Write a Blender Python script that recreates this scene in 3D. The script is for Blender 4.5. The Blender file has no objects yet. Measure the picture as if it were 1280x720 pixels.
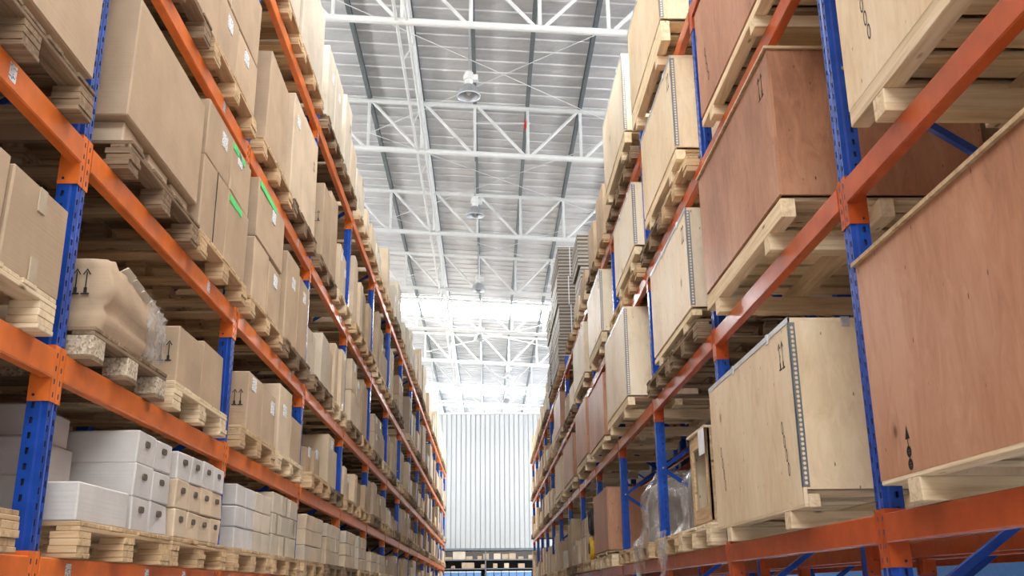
import bpy, math, random
from mathutils import Vector, Matrix
C = bpy.context.scene.collection
scn = bpy.context.scene
H = 1.6                                   # eye height; tables below give heights relative to the eye
AL, AR = -1.793, 1.645                    # aisle faces of the two racks
DL, DR, S = 4.038, 4.155, 2.7             # first upright of each rack, bay length
LL = [0.15, 0.975, 1.934, 3.214, 4.782]   # beam tops, left rack
RL = [0.296, 1.792, 3.141, 4.5]           # beam tops, right rack
DEP = 1.0                                 # rack depth

# ---------------------------------------------------------------- camera
cam_d = bpy.data.cameras.new('camera'); cam = bpy.data.objects.new('camera', cam_d); C.objects.link(cam)
cam_d.sensor_width = 36; cam_d.lens = 36*1222.5/1280; cam_d.clip_end = 300; cam_d.clip_start = 0.05
_p, _y, _r = math.radians(17.252), math.radians(1.503), math.radians(-0.531)
fw = Vector((math.sin(_y)*math.cos(_p), math.cos(_y)*math.cos(_p), math.sin(_p)))
rt0 = Vector((math.cos(_y), -math.sin(_y), 0)); up0 = rt0.cross(fw)
rt = math.cos(_r)*rt0+math.sin(_r)*up0; up = -math.sin(_r)*rt0+math.cos(_r)*up0
cam.matrix_world = Matrix(((rt.x, up.x, -fw.x, 0), (rt.y, up.y, -fw.y, 0), (rt.z, up.z, -fw.z, H), (0, 0, 0, 1)))
scn.camera = cam
# ---------------------------------------------------------------- light and exposure
w = bpy.data.worlds.new('world'); scn.world = w; w.use_nodes = True
w.node_tree.nodes['Background'].inputs[0].default_value = (1, 0.985, 0.95, 1)
w.node_tree.nodes['Background'].inputs[1].default_value = 3.0
BAND_E = 11.0  # glow of the added side bands that brighten the roof
SKY_E = 30.0                              # daylight through the roof lights
scn.view_settings.view_transform = 'Standard'; scn.view_settings.look = 'None'
scn.view_settings.exposure = 0.0; scn.view_settings.gamma = 1; scn.view_settings.use_curve_mapping = False
def area(name, loc, rot, sx, sy, e, col=(1, 1, 1)):
    l = bpy.data.lights.new(name, 'AREA'); l.shape = 'RECTANGLE'; l.size = sx; l.size_y = sy; l.energy = e; l.color = col
    o = bpy.data.objects.new(name, l); C.objects.link(o); o.location = loc; o.rotation_euler = rot; return o

# ---------------------------------------------------------------- materials
class NT:
    def __init__(s, name):
        m = bpy.data.materials.new(name); m.use_nodes = True; s.m = m; s.t = m.node_tree
        s.b = s.t.nodes['Principled BSDF']
    def n(s, typ, **k):
        nd = s.t.nodes.new(typ)
        for a, v in k.items():
            if a.startswith('i_'):
                key = a[2:].replace('_', ' '); nd.inputs[key].default_value = v
            else: setattr(nd, a, v)
        return nd
    def l(s, a, b): s.t.links.new(a, b)
def coord(t, scale, kind='Object'):
    tc = t.n('ShaderNodeTexCoord'); mp = t.n('ShaderNodeMapping'); mp.inputs['Scale'].default_value = scale
    oi = t.n('ShaderNodeObjectInfo'); ad = t.n('ShaderNodeVectorMath', operation='ADD'); sc = t.n('ShaderNodeVectorMath', operation='SCALE')
    cx = t.n('ShaderNodeCombineXYZ')
    for k in range(3): t.l(oi.outputs['Random'], cx.inputs[k])
    t.l(cx.outputs[0], sc.inputs[0]); sc.inputs['Scale'].default_value = 37.0
    t.l(tc.outputs[kind], mp.inputs['Vector']); t.l(mp.outputs[0], ad.inputs[0]); t.l(sc.outputs[0], ad.inputs[1])
    return ad.outputs[0], oi
def ramp(t, stops):
    r = t.n('ShaderNodeValToRGB'); e = r.color_ramp.elements
    while len(e) < len(stops): e.new(0.5)
    for k, (p, c) in enumerate(stops): e[k].position = p; e[k].color = (*c, 1)
    return r
def bump(t, h, st, d=0.01):
    b = t.n('ShaderNodeBump'); b.inputs['Strength'].default_value = st; b.inputs['Distance'].default_value = d
    t.l(h, b.inputs['Height']); t.l(b.outputs[0], t.b.inputs['Normal'])
def varied(t, colout, island=True, amt=0.22, obj=True, hue=0.0):
    """brightness change from object to object and from board to board"""
    hsv = t.n('ShaderNodeHueSaturation'); t.l(colout, hsv.inputs['Color'])
    oi = t.n('ShaderNodeObjectInfo'); geo = t.n('ShaderNodeNewGeometry')
    m = t.n('ShaderNodeMath', operation='ADD')
    if obj: t.l(oi.outputs['Random'], m.inputs[0])
    else: m.inputs[0].default_value = 0.5
    if island: t.l(geo.outputs['Random Per Island'], m.inputs[1])
    else: m.inputs[1].default_value = 0.5
    mr = t.n('ShaderNodeMapRange'); mr.inputs['From Max'].default_value = 2; mr.inputs['To Min'].default_value = 1-amt; mr.inputs['To Max'].default_value = 1+amt
    t.l(m.outputs[0], mr.inputs['Value']); t.l(mr.outputs[0], hsv.inputs['Value'])
    t.l(hsv.outputs[0], t.b.inputs['Base Color']); return hsv
def wood(name, ca, cb, cc, axis='X', rough=0.75, amt=0.3, knots=True, island=True, fine=26):
    t = NT(name); sc = [fine]*3; sc['XYZ'.index(axis)] = 1.6
    v, oi = coord(t, sc)
    ns = t.n('ShaderNodeTexNoise'); ns.inputs['Scale'].default_value = 1.0; ns.inputs['Detail'].default_value = 6; ns.inputs['Roughness'].default_value = .65; ns.inputs['Distortion'].default_value = .6
    t.l(v, ns.inputs['Vector'])
    r = ramp(t, [(0.28, ca), (0.5, cb), (0.74, cc)]); t.l(ns.outputs[0], r.inputs[0]); out = r.outputs[0]
    if knots:
        sc2 = [9.0]*3; sc2['XYZ'.index(axis)] = 3.2
        v2, _ = coord(t, sc2); vo = t.n('ShaderNodeTexVoronoi'); vo.inputs['Scale'].default_value = 1.0; t.l(v2, vo.inputs['Vector'])
        r2 = ramp(t, [(0.03, (1, 1, 1)), (0.12, (0, 0, 0))]); t.l(vo.outputs['Distance'], r2.inputs[0])
        mx = t.n('ShaderNodeMix', data_type='RGBA'); t.l(r2.outputs[0], mx.inputs['Factor']); t.l(out, mx.inputs['A']); mx.inputs['B'].default_value = (ca[0]*.4, ca[1]*.35, ca[2]*.3, 1)
        out = mx.outputs['Result']
    varied(t, out, island, amt); t.b.inputs['Roughness'].default_value = rough; t.b.inputs['Specular IOR Level'].default_value = .25
    bump(t, ns.outputs[0], .35, .004); return t.m
def ply(name, ca, cb, cc, gloss=.5, amt=.08, knots=True, spec=.4):
    t = NT(name); v, oi = coord(t, (9, 9, 2.6))
    ns = t.n('ShaderNodeTexNoise'); ns.inputs['Scale'].default_value = 1.6; ns.inputs['Detail'].default_value = 7; ns.inputs['Roughness'].default_value = .7; ns.inputs['Distortion'].default_value = 1.2
    t.l(v, ns.inputs['Vector'])
    v3, _ = coord(t, (1.3, 1.3, .9)); n3 = t.n('ShaderNodeTexNoise'); n3.inputs['Scale'].default_value = 1.0; n3.inputs['Detail'].default_value = 3; t.l(v3, n3.inputs['Vector'])
    ad = t.n('ShaderNodeMath', operation='MULTIPLY_ADD'); t.l(n3.outputs[0], ad.inputs[0]); ad.inputs[1].default_value = .8; half = t.n('ShaderNodeMath', operation='MULTIPLY'); half.inputs[1].default_value = .6; t.l(ns.outputs[0], half.inputs[0]); t.l(half.outputs[0], ad.inputs[2])
    sb = t.n('ShaderNodeMath', operation='SUBTRACT'); t.l(ad.outputs[0], sb.inputs[0]); sb.inputs[1].default_value = .2
    r = ramp(t, [(0.3, ca), (0.5, cb), (0.72, cc)]); t.l(sb.outputs[0], r.inputs[0]); out = r.outputs[0]
    if knots:
        v2, _ = coord(t, (2.6, 2.6, 1.9)); vo = t.n('ShaderNodeTexVoronoi'); vo.inputs['Scale'].default_value = 1.0; t.l(v2, vo.inputs['Vector'])
        r2 = ramp(t, [(0.05, (1, 1, 1)), (0.075, (.25, .25, .25)), (.16, (0, 0, 0))]); t.l(vo.outputs['Distance'], r2.inputs[0])
        mx = t.n('ShaderNodeMix', data_type='RGBA'); t.l(r2.outputs[0], mx.inputs['Factor']); t.l(out, mx.inputs['A']); mx.inputs['B'].default_value = (ca[0]*.55, ca[1]*.45, ca[2]*.35, 1)
        out = mx.outputs['Result']
    v4, _ = coord(t, (16, 16, 6)); v5 = t.n('ShaderNodeTexVoronoi'); v5.inputs['Scale'].default_value = 1.0; v5.inputs['Randomness'].default_value = 1; t.l(v4, v5.inputs['Vector'])
    r5 = ramp(t, [(0.045, (1, 1, 1)), (0.08, (0, 0, 0))]); t.l(v5.outputs['Distance'], r5.inputs[0])
    mx5 = t.n('ShaderNodeMix', data_type='RGBA'); t.l(r5.outputs[0], mx5.inputs['Factor']); t.l(out, mx5.inputs['A']); mx5.inputs['B'].default_value = (ca[0]*.35, ca[1]*.3, ca[2]*.28, 1); out = mx5.outputs['Result']
    varied(t, out, False, amt); t.b.inputs['Roughness'].default_value = gloss; t.b.inputs['Specular IOR Level'].default_value = spec
    bump(t, ns.outputs[0], .1, .003); return t.m
def paint(name, col, rough=.4, metal=0.0, wear=.1, spec=.5, scale=9, amt=.06):
    t = NT(name); v, oi = coord(t, (scale,)*3)
    ns = t.n('ShaderNodeTexNoise'); ns.inputs['Scale'].default_value = 1; ns.inputs['Detail'].default_value = 5; t.l(v, ns.inputs['Vector'])
    r = ramp(t, [(.3, tuple(c*(1-wear) for c in col)), (.7, tuple(min(1, c*(1+wear)) for c in col))]); t.l(ns.outputs[0], r.inputs[0])
    varied(t, r.outputs[0], False, amt); t.b.inputs['Roughness'].default_value = rough; t.b.inputs['Metallic'].default_value = metal; t.b.inputs['Specular IOR Level'].default_value = spec
    return t.m
def board(name, col, amt=.12, rough=.8):
    """corrugated cardboard: faint flute lines, soft mottling, small dents"""
    t = NT(name); v, oi = coord(t, (3, 3, 3))
    ns = t.n('ShaderNodeTexNoise'); ns.inputs['Scale'].default_value = 1.2; ns.inputs['Detail'].default_value = 5; t.l(v, ns.inputs['Vector'])
    r = ramp(t, [(.3, tuple(c*.88 for c in col)), (.7, tuple(min(1, c*1.08) for c in col))]); t.l(ns.outputs[0], r.inputs[0])
    v2, _ = coord(t, (1, 1, 60)); n2 = t.n('ShaderNodeTexNoise'); n2.inputs['Scale'].default_value = 1.5; t.l(v2, n2.inputs['Vector'])
    ad = t.n('ShaderNodeMath', operation='MULTIPLY_ADD'); t.l(n2.outputs[0], ad.inputs[0]); ad.inputs[1].default_value = .12; t.l(ns.outputs[0], ad.inputs[2])
    varied(t, r.outputs[0], False, amt); t.b.inputs['Roughness'].default_value = rough; t.b.inputs['Specular IOR Level'].default_value = .3
    bump(t, ad.outputs[0], .5, .02); return t.m
def emit(name, col, e):
    t = NT(name); t.b.inputs['Base Color'].default_value = (*col, 1); t.b.inputs['Emission Color'].default_value = (*col, 1); t.b.inputs['Emission Strength'].default_value = e; return t.m

M = {}
M['blue'] = paint('blue paint', (.012, .068, .38), .25, 0, .2)
M['slot_shade'] = paint('slot shade', (.006, .012, .05), .6)  # dark colour painted in for the shade inside the slots
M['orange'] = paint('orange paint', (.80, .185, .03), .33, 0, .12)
M['orange_shade'] = paint('orange paint in shade', (.5, .085, .018), .27, 0, .12)  # orange darkened in colour for the dimmer light on the right rack
M['steel'] = paint('galvanised steel', (.62, .64, .66), .38, .7, .1)
M['zinc_dark'] = paint('perforated strip steel', (.25, .27, .29), .4, .7, .1)
M['white_steel'] = paint('white painted steel', (.84, .85, .82), .45, 0, .03)
M['purlin'] = paint('grey purlin steel', (.2, .23, .24), .45, .5, .1)
pn_x = ((.36, .23, .12), (.56, .39, .22), (.68, .52, .33))
pn_a = ((.12, .08, .045), (.24, .165, .1), (.38, .28, .18))
pn_p = ((.52, .38, .22), (.74, .59, .38), (.84, .72, .52))
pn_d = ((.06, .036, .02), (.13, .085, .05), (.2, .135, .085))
for ax in 'XY':
    M['old'+ax] = wood('old dark boards '+ax, *pn_d, axis=ax)  # back-row wood, colour darkened to deepen the shade in the racks
    M['pine'+ax] = wood('pine boards '+ax, *pn_x, axis=ax); M['aged'+ax] = wood('weathered boards '+ax, *pn_a, axis=ax); M['pale'+ax] = wood('pale new boards '+ax, *pn_p, axis=ax, amt=.15)
t = NT('pressed chip block'); v, _ = coord(t, (90, 90, 90)); vo = t.n('ShaderNodeTexVoronoi'); vo.inputs['Scale'].default_value = 1; t.l(v, vo.inputs['Vector'])
r = ramp(t, [(.1, (.3, .24, .16)), (.5, (.55, .46, .33)), (.9, (.72, .63, .48))]); t.l(vo.outputs['Color'], r.inputs[0]); varied(t, r.outputs[0], False, .1); t.b.inputs['Roughness'].default_value = .85; bump(t, vo.outputs['Distance'], .5, .004); M['chip'] = t.m
M['ply'] = ply('birch plywood', (.64, .47, .28), (.76, .6, .39), (.84, .71, .51), .5)
M['ply_pale'] = ply('pale plywood', (.68, .52, .34), (.84, .7, .5), (.9, .8, .63), .5)
M['ply_red'] = ply('red brown plywood', (.29, .12, .06), (.44, .205, .11), (.55, .3, .185), .4, spec=.5, amt=.05)
M['card'] = board('tan cardboard', (.50, .37, .245))
M['card_light'] = board('light cardboard', (.66, .525, .37))
M['card_cream'] = board('cream cardboard', (.62, .54, .42))
M['card_white'] = board('white cardboard', (.63, .605, .575), .06)
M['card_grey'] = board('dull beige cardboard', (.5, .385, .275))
M['kraft'] = board('kraft tape', (.5, .4, .27), .1, .4)
M['tape'] = paint('clear tape', (.5, .42, .3), .2, 0, .1)
M['ink'] = paint('black print', (.02, .018, .016), .7)
M['green'] = paint('green tape', (.1, .75, .2), .5)
M['rust'] = paint('orange sticker', (.8, .2, .04), .6)
M['bolt'] = paint('zinc bolt', (.55, .55, .55), .3, .9)
M['hole'] = paint('hand hole shade', (.12, .09, .065), .9)  # painted dark for the shade within the carton hand holes
M['rubber'] = paint('black rubber', (.02, .02, .022), .6)
M['amber'] = paint('amber wrap', (.72, .42, .16), .5); M['yellow'] = paint('yellow paint', (.8, .5, .04), .4)
M['bluebin'] = paint('light blue plastic', (.16, .32, .6), .4)
M['whitebin'] = paint('white plastic', (.8, .82, .85), .4)
M['machine'] = paint('grey machine paint', (.2, .17, .15), .4, .3, .2)
# paper label with printed lines
t = NT('printed label'); v, _ = coord(t, (1, 40, 90)); ns = t.n('ShaderNodeTexNoise'); ns.inputs['Scale'].default_value = 1.6; t.l(v, ns.inputs['Vector'])
r = ramp(t, [(.55, (.85, .86, .87)), (.62, (.2, .2, .22))]); t.l(ns.outputs[0], r.inputs[0]); t.l(r.outputs[0], t.b.inputs['Base Color']); M['label'] = t.m
# stretch film
t = NT('clear stretch film'); v, _ = coord(t, (5, 5, 3)); ns = t.n('ShaderNodeTexNoise'); ns.inputs['Scale'].default_value = 1.4; ns.inputs['Detail'].default_value = 6; ns.inputs['Distortion'].default_value = 1.5; t.l(v, ns.inputs['Vector'])
t.b.inputs['Base Color'].default_value = (.66, .65, .62, 1); t.b.inputs['Roughness'].default_value = .12; t.b.inputs['Specular IOR Level'].default_value = .9
r = ramp(t, [(.42, (.14, .14, .14)), (.7, (.62, .62, .62))]); t.l(ns.outputs[0], r.inputs[0]); t.l(r.outputs[0], t.b.inputs['Alpha']); bump(t, ns.outputs[0], .5, .02); M['film'] = t.m
# foil roof lining: mottled silver, with faint creases
t = NT('silver foil roof lining'); v, _ = coord(t, (.5, 1.1, 1), 'Object'); ns = t.n('ShaderNodeTexNoise'); ns.inputs['Scale'].default_value = 1.3; ns.inputs['Detail'].default_value = 7; ns.inputs['Roughness'].default_value = .6; t.l(v, ns.inputs['Vector'])
r = ramp(t, [(.3, (.62, .62, .63)), (.5, (.74, .74, .74)), (.7, (.86, .855, .85))]); t.l(ns.outputs[0], r.inputs[0]); t.l(r.outputs[0], t.b.inputs['Base Color']); t.b.inputs['Metallic'].default_value = .45; t.b.inputs['Roughness'].default_value = .42
v, _ = coord(t, (1.6, 3, 1)); n2 = t.n('ShaderNodeTexNoise'); n2.inputs['Scale'].default_value = 1.2; n2.inputs['Detail'].default_value = 5; t.l(v, n2.inputs['Vector']); bump(t, n2.outputs[0], .7, .06); M['foil'] = t.m
M['wall'] = paint('pale metal cladding', (.49, .51, .505), .5, .1, .04, scale=.6)
M['wall_blue'] = paint('blue metal cladding', (.04, .16, .42), .5)
M['wall_dark'] = paint('dark cladding', (.09, .08, .07), .8)  # colour lowered to deepen the shade behind the racks
t = NT('polished concrete'); v, _ = coord(t, (.8,)*3); ns = t.n('ShaderNodeTexNoise'); ns.inputs['Scale'].default_value = 1; ns.inputs['Detail'].default_value = 8; t.l(v, ns.inputs['Vector'])
r = ramp(t, [(.3, (.36, .355, .345)), (.7, (.46, .455, .445))]); t.l(ns.outputs[0], r.inputs[0]); t.l(r.outputs[0], t.b.inputs['Base Color']); t.b.inputs['Roughness'].default_value = .3; M['floor'] = t.m
M['sky'] = emit('daylit roof sheet', (1, 1, 1), SKY_E); M['band'] = emit('roof fill glow', (1, 1, 1), BAND_E)

# ---------------------------------------------------------------- mesh helpers
class MB:
    def __init__(s): s.v = []; s.f = []; s.m = []
    def q(s, pts, mi=0):
        b = len(s.v); s.v += [tuple(p) for p in pts]; s.f.append(tuple(range(b, b+len(pts)))); s.m.append(mi)
    def box(s, x0, x1, y0, y1, z0, z1, mi=0):
        b = len(s.v)
        s.v += [(x0, y0, z0), (x1, y0, z0), (x1, y1, z0), (x0, y1, z0), (x0, y0, z1), (x1, y0, z1), (x1, y1, z1), (x0, y1, z1)]
        for f in ((0, 3, 2, 1), (4, 5, 6, 7), (0, 1, 5, 4), (1, 2, 6, 5), (2, 3, 7, 6), (3, 0, 4, 7)):
            s.f.append(tuple(b+i for i in f)); s.m.append(mi)
    def rbox(s, x0, x1, y0, y1, z0, z1, c=.006, mi=0, jit=0, rng=random):
        b = len(s.v); X, Y, Z = (x0, x1), (y0, y1), (z0, z1); ix = {}
        for i in (0, 1):
            for j in (0, 1):
                for k in (0, 1):
                    sx, sy, sz = 1-2*i, 1-2*j, 1-2*k
                    dx, dy, dz = (rng.uniform(-jit, jit) for _ in range(3)) if jit else (0, 0, 0)
                    if k == 0: dz = 0
                    p = (X[i]+dx, Y[j]+dy, Z[k]+dz)
                    for a, o in (('x', (0, c*sy, c*sz)), ('y', (c*sx, 0, c*sz)), ('z', (c*sx, c*sy, 0))):
                        ix[i, j, k, a] = len(s.v); s.v.append((p[0]+o[0], p[1]+o[1], p[2]+o[2]))
        def F(*k): s.f.append(tuple(ix[a] for a in k)); s.m.append(mi)
        F((0,0,0,'x'),(0,0,1,'x'),(0,1,1,'x'),(0,1,0,'x')); F((1,0,0,'x'),(1,1,0,'x'),(1,1,1,'x'),(1,0,1,'x'))
        F((0,0,0,'y'),(1,0,0,'y'),(1,0,1,'y'),(0,0,1,'y')); F((0,1,0,'y'),(0,1,1,'y'),(1,1,1,'y'),(1,1,0,'y'))
        F((0,0,0,'z'),(0,1,0,'z'),(1,1,0,'z'),(1,0,0,'z')); F((0,0,1,'z'),(1,0,1,'z'),(1,1,1,'z'),(0,1,1,'z'))
        for i in (0, 1):
            for j in (0, 1): F((i,j,0,'x'),(i,j,1,'x'),(i,j,1,'y'),(i,j,0,'y'))
            for k in (0, 1): F((i,0,k,'x'),(i,1,k,'x'),(i,1,k,'z'),(i,0,k,'z'))
        for j in (0, 1):
            for k in (0, 1): F((0,j,k,'y'),(1,j,k,'y'),(1,j,k,'z'),(0,j,k,'z'))
        for i in (0, 1):
            for j in (0, 1):
                for k in (0, 1): F((i,j,k,'x'),(i,j,k,'y'),(i,j,k,'z'))
    def tube(s, p, q, r, n=10, mi=0, r2=None):
        p, q = Vector(p), Vector(q); d = (q-p).normalized(); a = Vector((0, 0, 1)) if abs(d.z) < .9 else Vector((1, 0, 0))
        u = d.cross(a).normalized(); w_ = d.cross(u); b = len(s.v); r2 = r if r2 is None else r2
        for c, rr in ((p, r), (q, r2)):
            for k in range(n):
                t_ = 2*math.pi*k/n; s.v.append(tuple(c+u*rr*math.cos(t_)+w_*rr*math.sin(t_)))
        for k in range(n): s.f.append((b+k, b+(k+1) % n, b+n+(k+1) % n, b+n+k)); s.m.append(mi)
        s.f.append(tuple(b+k for k in reversed(range(n)))); s.m.append(mi); s.f.append(tuple(b+n+k for k in range(n))); s.m.append(mi)
    def bar(s, p, q, wx, wz, mi=0, side=Vector((0, 1, 0))):
        """rectangular bar from p to q; wx across 'side', wz the other way"""
        p, q = Vector(p), Vector(q); d = (q-p).normalized(); u = side.normalized(); n_ = d.cross(u).normalized(); b = len(s.v)
        for c in (p, q):
            for a1, a2 in ((-1, -1), (1, -1), (1, 1), (-1, 1)): s.v.append(tuple(c+u*a1*wx/2+n_*a2*wz/2))
        for f in ((0, 1, 2, 3), (7, 6, 5, 4), (0, 4, 5, 1), (1, 5, 6, 2), (2, 6, 7, 3), (3, 7, 4, 0)): s.f.append(tuple(b+i for i in f)); s.m.append(mi)
    def lathe(s, prof, n=24, mi=0, c=(0, 0)):
        b = len(s.v)
        for r_, z in prof:
            for k in range(n): s.v.append((c[0]+r_*math.cos(2*math.pi*k/n), c[1]+r_*math.sin(2*math.pi*k/n), z))
        for i in range(len(prof)-1):
            for k in range(n): s.f.append((b+i*n+k, b+i*n+(k+1) % n, b+(i+1)*n+(k+1) % n, b+(i+1)*n+k)); s.m.append(mi)
    def prism(s, poly, f0, f1, mi=0):
        """extrude a polygon; f0/f1 map a 2D point to the two end faces"""
        n = len(poly); b = len(s.v)
        s.v += [tuple(f0(*p)) for p in poly]+[tuple(f1(*p)) for p in poly]
        for k in range(n): s.f.append((b+k, b+(k+1) % n, b+n+(k+1) % n, b+n+k)); s.m.append(mi)
        s.f.append(tuple(range(b+n-1, b-1, -1))); s.m.append(mi); s.f.append(tuple(range(b+n, b+2*n))); s.m.append(mi)
    def mesh(s, name, mats, smooth=False):
        me = bpy.data.meshes.new(name); me.from_pydata(s.v, [], s.f)
        for m in (mats if isinstance(mats, (list, tuple)) else [mats]): me.materials.append(m)
        me.polygons.foreach_set('material_index', s.m)
        if smooth: me.polygons.foreach_set('use_smooth', [True]*len(s.f))
        import bmesh
        b = bmesh.new(); b.from_mesh(me); bmesh.ops.recalc_face_normals(b, faces=b.faces); b.to_mesh(me); b.free()
        me.update(); return me
    def build(s, name, mats, parent=None, loc=(0, 0, 0), smooth=False, rz=0): return link(name, s.mesh(name, mats, smooth), parent, loc, rz)
def link(name, me, parent=None, loc=(0, 0, 0), rz=0):
    o = bpy.data.objects.new(name, me); C.objects.link(o); o.location = loc; o.rotation_euler = (0, 0, rz)
    if parent: o.parent = parent
    return o
def empty(name, loc, rz=0):
    o = bpy.data.objects.new(name, None); C.objects.link(o); o.location = loc; o.rotation_euler = (0, 0, rz); o.empty_display_size = .1; return o
def tag(o, label=None, cat=None, group=None, kind=None):
    if label: o['label'] = label
    if cat: o['category'] = cat
    if group: o['group'] = group
    if kind: o['kind'] = kind
    return o
def copy_tree(o, parent=None):
    c = o.copy(); C.objects.link(c); c.parent = parent
    for ch in KIDS.get(o.name, []): copy_tree(ch, c)
    return c
KIDS = {}
def struct(mb, name, mats, loc=(0, 0, 0), smooth=False): return tag(mb.build(name, mats, None, loc, smooth), kind='structure')

# registry for labels that need counting: (object, look, side, bay, level, y, z)
REG = []
def reg(o, look, cat, side, bay, lv, y, z, row='front'):
    o['category'] = cat; REG.append((o, look, cat, side, bay, lv, y, z, row))

# ================================================================ the building
XL, XR = -9.5, 9.5
SLOPE = -0.055
def roof_z(x): return 10.35+SLOPE*x+H
mb = MB(); mb.box(-14, 14, -14, 75, -.2, 0); struct(mb, 'floor', M['floor'])
# roof lining: ribbed sheets running down the slope, with open strips for the roof lights
strips = [(-9, -6), (5.6, 6.9), (34.7, 37.4), (50.3, 52.6), (65, 67.5)]  # first two strips are out of view, added to light the aisle
def roof_piece(y0, y1):
    mb = MB(); y = y0; xs = [XL+(XR-XL)*k/12 for k in range(13)]
    prof = []
    while y < y1-.05:
        yn = min(y+.45, y1); prof += [(y, 0), (yn-.05, -.006), (yn-.04, -.035), (yn-.015, -.035)]; y = yn
    prof.append((y1, 0)); b = len(mb.v); n = len(prof)
    for x in xs:
        for (yy, dz) in prof: mb.v.append((x, yy, roof_z(x)+dz))
    for i in range(len(xs)-1):
        for k in range(n-1): mb.f.append((b+i*n+k, b+i*n+k+1, b+(i+1)*n+k+1, b+(i+1)*n+k)); mb.m.append(0)
    return mb
segs = []; y = -14
for a0, b0 in strips: segs.append((y, a0)); y = b0
segs.append((y, 75))
allm = MB()
for a0, b0 in segs:
    p = roof_piece(a0, b0); off = len(allm.v); allm.v += p.v; allm.f += [tuple(i+off for i in f) for f in p.f]; allm.m += p.m
allm.box(XL, XR, -14, 75, roof_z(XL)+.25, roof_z(XL)+.3) if False else None
struct(allm, 'ceiling', M['foil'])
for k, (a0, b0) in enumerate(strips):
    mb = MB(); mb.prism([(XL, roof_z(XL)+.03), (XR, roof_z(XR)+.03), (XR, roof_z(XR)+.05), (XL, roof_z(XL)+.05)], lambda x, z: (x, a0, z), lambda x, z: (x, b0, z))
    struct(mb, 'fill_band_%d' % (k+1), M['sky'])
# unseen glowing bands added on both side walls to brighten the roof
for k, x in enumerate((XL+.02, XR-.02)):
    mb = MB(); mb.box(min(x, x+.01), max(x, x+.01), -12, 74, 5.5+H, 7.0+H); struct(mb, 'fill_band_%d' % (k+6), M['band'])
# side walls (behind the racks) and the partition at the end of the aisle
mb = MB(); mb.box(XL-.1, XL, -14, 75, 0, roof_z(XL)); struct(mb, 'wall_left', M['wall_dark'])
def ribbed(x0, x1, pitch, y, z0, z1):
    mb = MB(); pr_ = []; x = x0
    while x < x1-.01:
        pr_ += [(x, y), (x+pitch*.62, y), (x+pitch*.64, y+.07), (x+pitch*.76, y+.07), (x+pitch*.78, y)]; x += pitch
    pr_.append((x1, y)); b = len(mb.v)
    for z in (z0, z1): mb.v += [(px, py, z) for px, py in pr_]
    n = len(pr_)
    for k in range(n-1): mb.f.append((b+k, b+k+1, b+n+k+1, b+n+k)); mb.m.append(0)
    mb.box(x0, x1, y+.13, y+.16, z0, z1); return mb
mb = MB(); mb.box(-9.4, -1.95, -4.2, -4.1, 0, 5.3+H); mb.box(1.85, 9.4, -4.2, -4.1, 0, 5.3+H); struct(mb, 'shade_wall_front', M['wall_dark'])  # unseen screens added to keep rear light out of the rack ends
# unseen screens added behind the double racks to darken their interior
mb = MB(); mb.box(-4.5, -4.4, -3, 44, 0, 5.3+H); struct(mb, 'shade_wall_left', M['wall_dark'])
mb = MB(); mb.box(4.25, 4.35, -3, 40, RL[0]+H-.1, 5.1+H); struct(mb, 'shade_wall_right', M['wall_dark'])
struct(ribbed(XL, XR, .225, 46, 0, 8.03+H), 'wall_back', M['wall'])
mb = MB(); mb.box(XR, XR+.1, -14, 75, 0, roof_z(XR)); struct(mb, 'wall_right', M['wall_blue'])
mb = MB(); mb.box(XL, XR, 75, 75.1, 0, roof_z(XL)); struct(mb, 'wall_far', M['wall'])
mb = MB(); mb.box(XL, XR, 45.93, 46.18, 8.03+H, 8.10+H); struct(mb, 'trim_1', M['white_steel'])
mb = MB(); mb.box(XL, XR, 45.9, 45.99, 1.80+H, 1.9+H); struct(mb, 'trim_2', M['purlin'])

# roof trusses, Pratt pattern mirrored about x = 0.88
def chord_z(x, top): return (10.14 if top else 9.0)+SLOPE*x+H
P = 1.15; NODE0 = .88
nodes = [NODE0+P*k for k in range(-8, 8) if XL+.2 < NODE0+P*k < XR-.1]
def truss():
    root = empty('roof_truss', (0, 0, 0)); K = []
    for nm, tp, rr in (('top_chord', 1, .055), ('bottom_chord', 0, .062)):
        mb = MB(); mb.tube((XL, 0, chord_z(XL, tp)), (XR, 0, chord_z(XR, tp)), rr, 12); K.append(mb.build(nm, M['white_steel'], root, smooth=False))
    for i, x in enumerate(nodes):
        mb = MB(); mb.tube((x, 0, chord_z(x, 0)), (x, 0, chord_z(x, 1)), .034, 8); K.append(mb.build('vertical_strut', M['white_steel'], root))
        if i+1 < len(nodes):
            xn = nodes[i+1]
            a0, b0 = ((x, 1), (xn, 0)) if xn <= NODE0+.01 else ((x, 0), (xn, 1))
            mb = MB(); mb.tube((a0[0]+.05, 0, chord_z(*a0)), (b0[0]-.05, 0, chord_z(*b0)), .034, 8); K.append(mb.build('diagonal_strut', M['white_steel'], root))
    KIDS[root.name] = K; return root
ordw = ['first', 'second', 'third', 'fourth', 'fifth', 'sixth', 'seventh', 'eighth', 'ninth', 'tenth', 'eleventh', 'twelfth', 'thirteenth', 'fourteenth', 'fifteenth', 'sixteenth', 'seventeenth', 'eighteenth', 'nineteenth', 'twentieth']
tr0 = truss(); TY = [14.26+5.02*k for k in range(-1, 12)]
for k, y in enumerate(TY):
    o = tr0 if k == 0 else copy_tree(tr0); o.location = (0, y, 0)
    if k == 0: lab = 'white tubular roof truss above the camera, out of the frame'
    elif k == 1: lab = 'nearest white tubular roof truss, across the top edge of the picture'
    else: lab = 'white tubular roof truss crossing under the foil roof, %s from the camera' % ordw[k-1]
    tag(o, lab, 'truss', 'white roof trusses')
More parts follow.
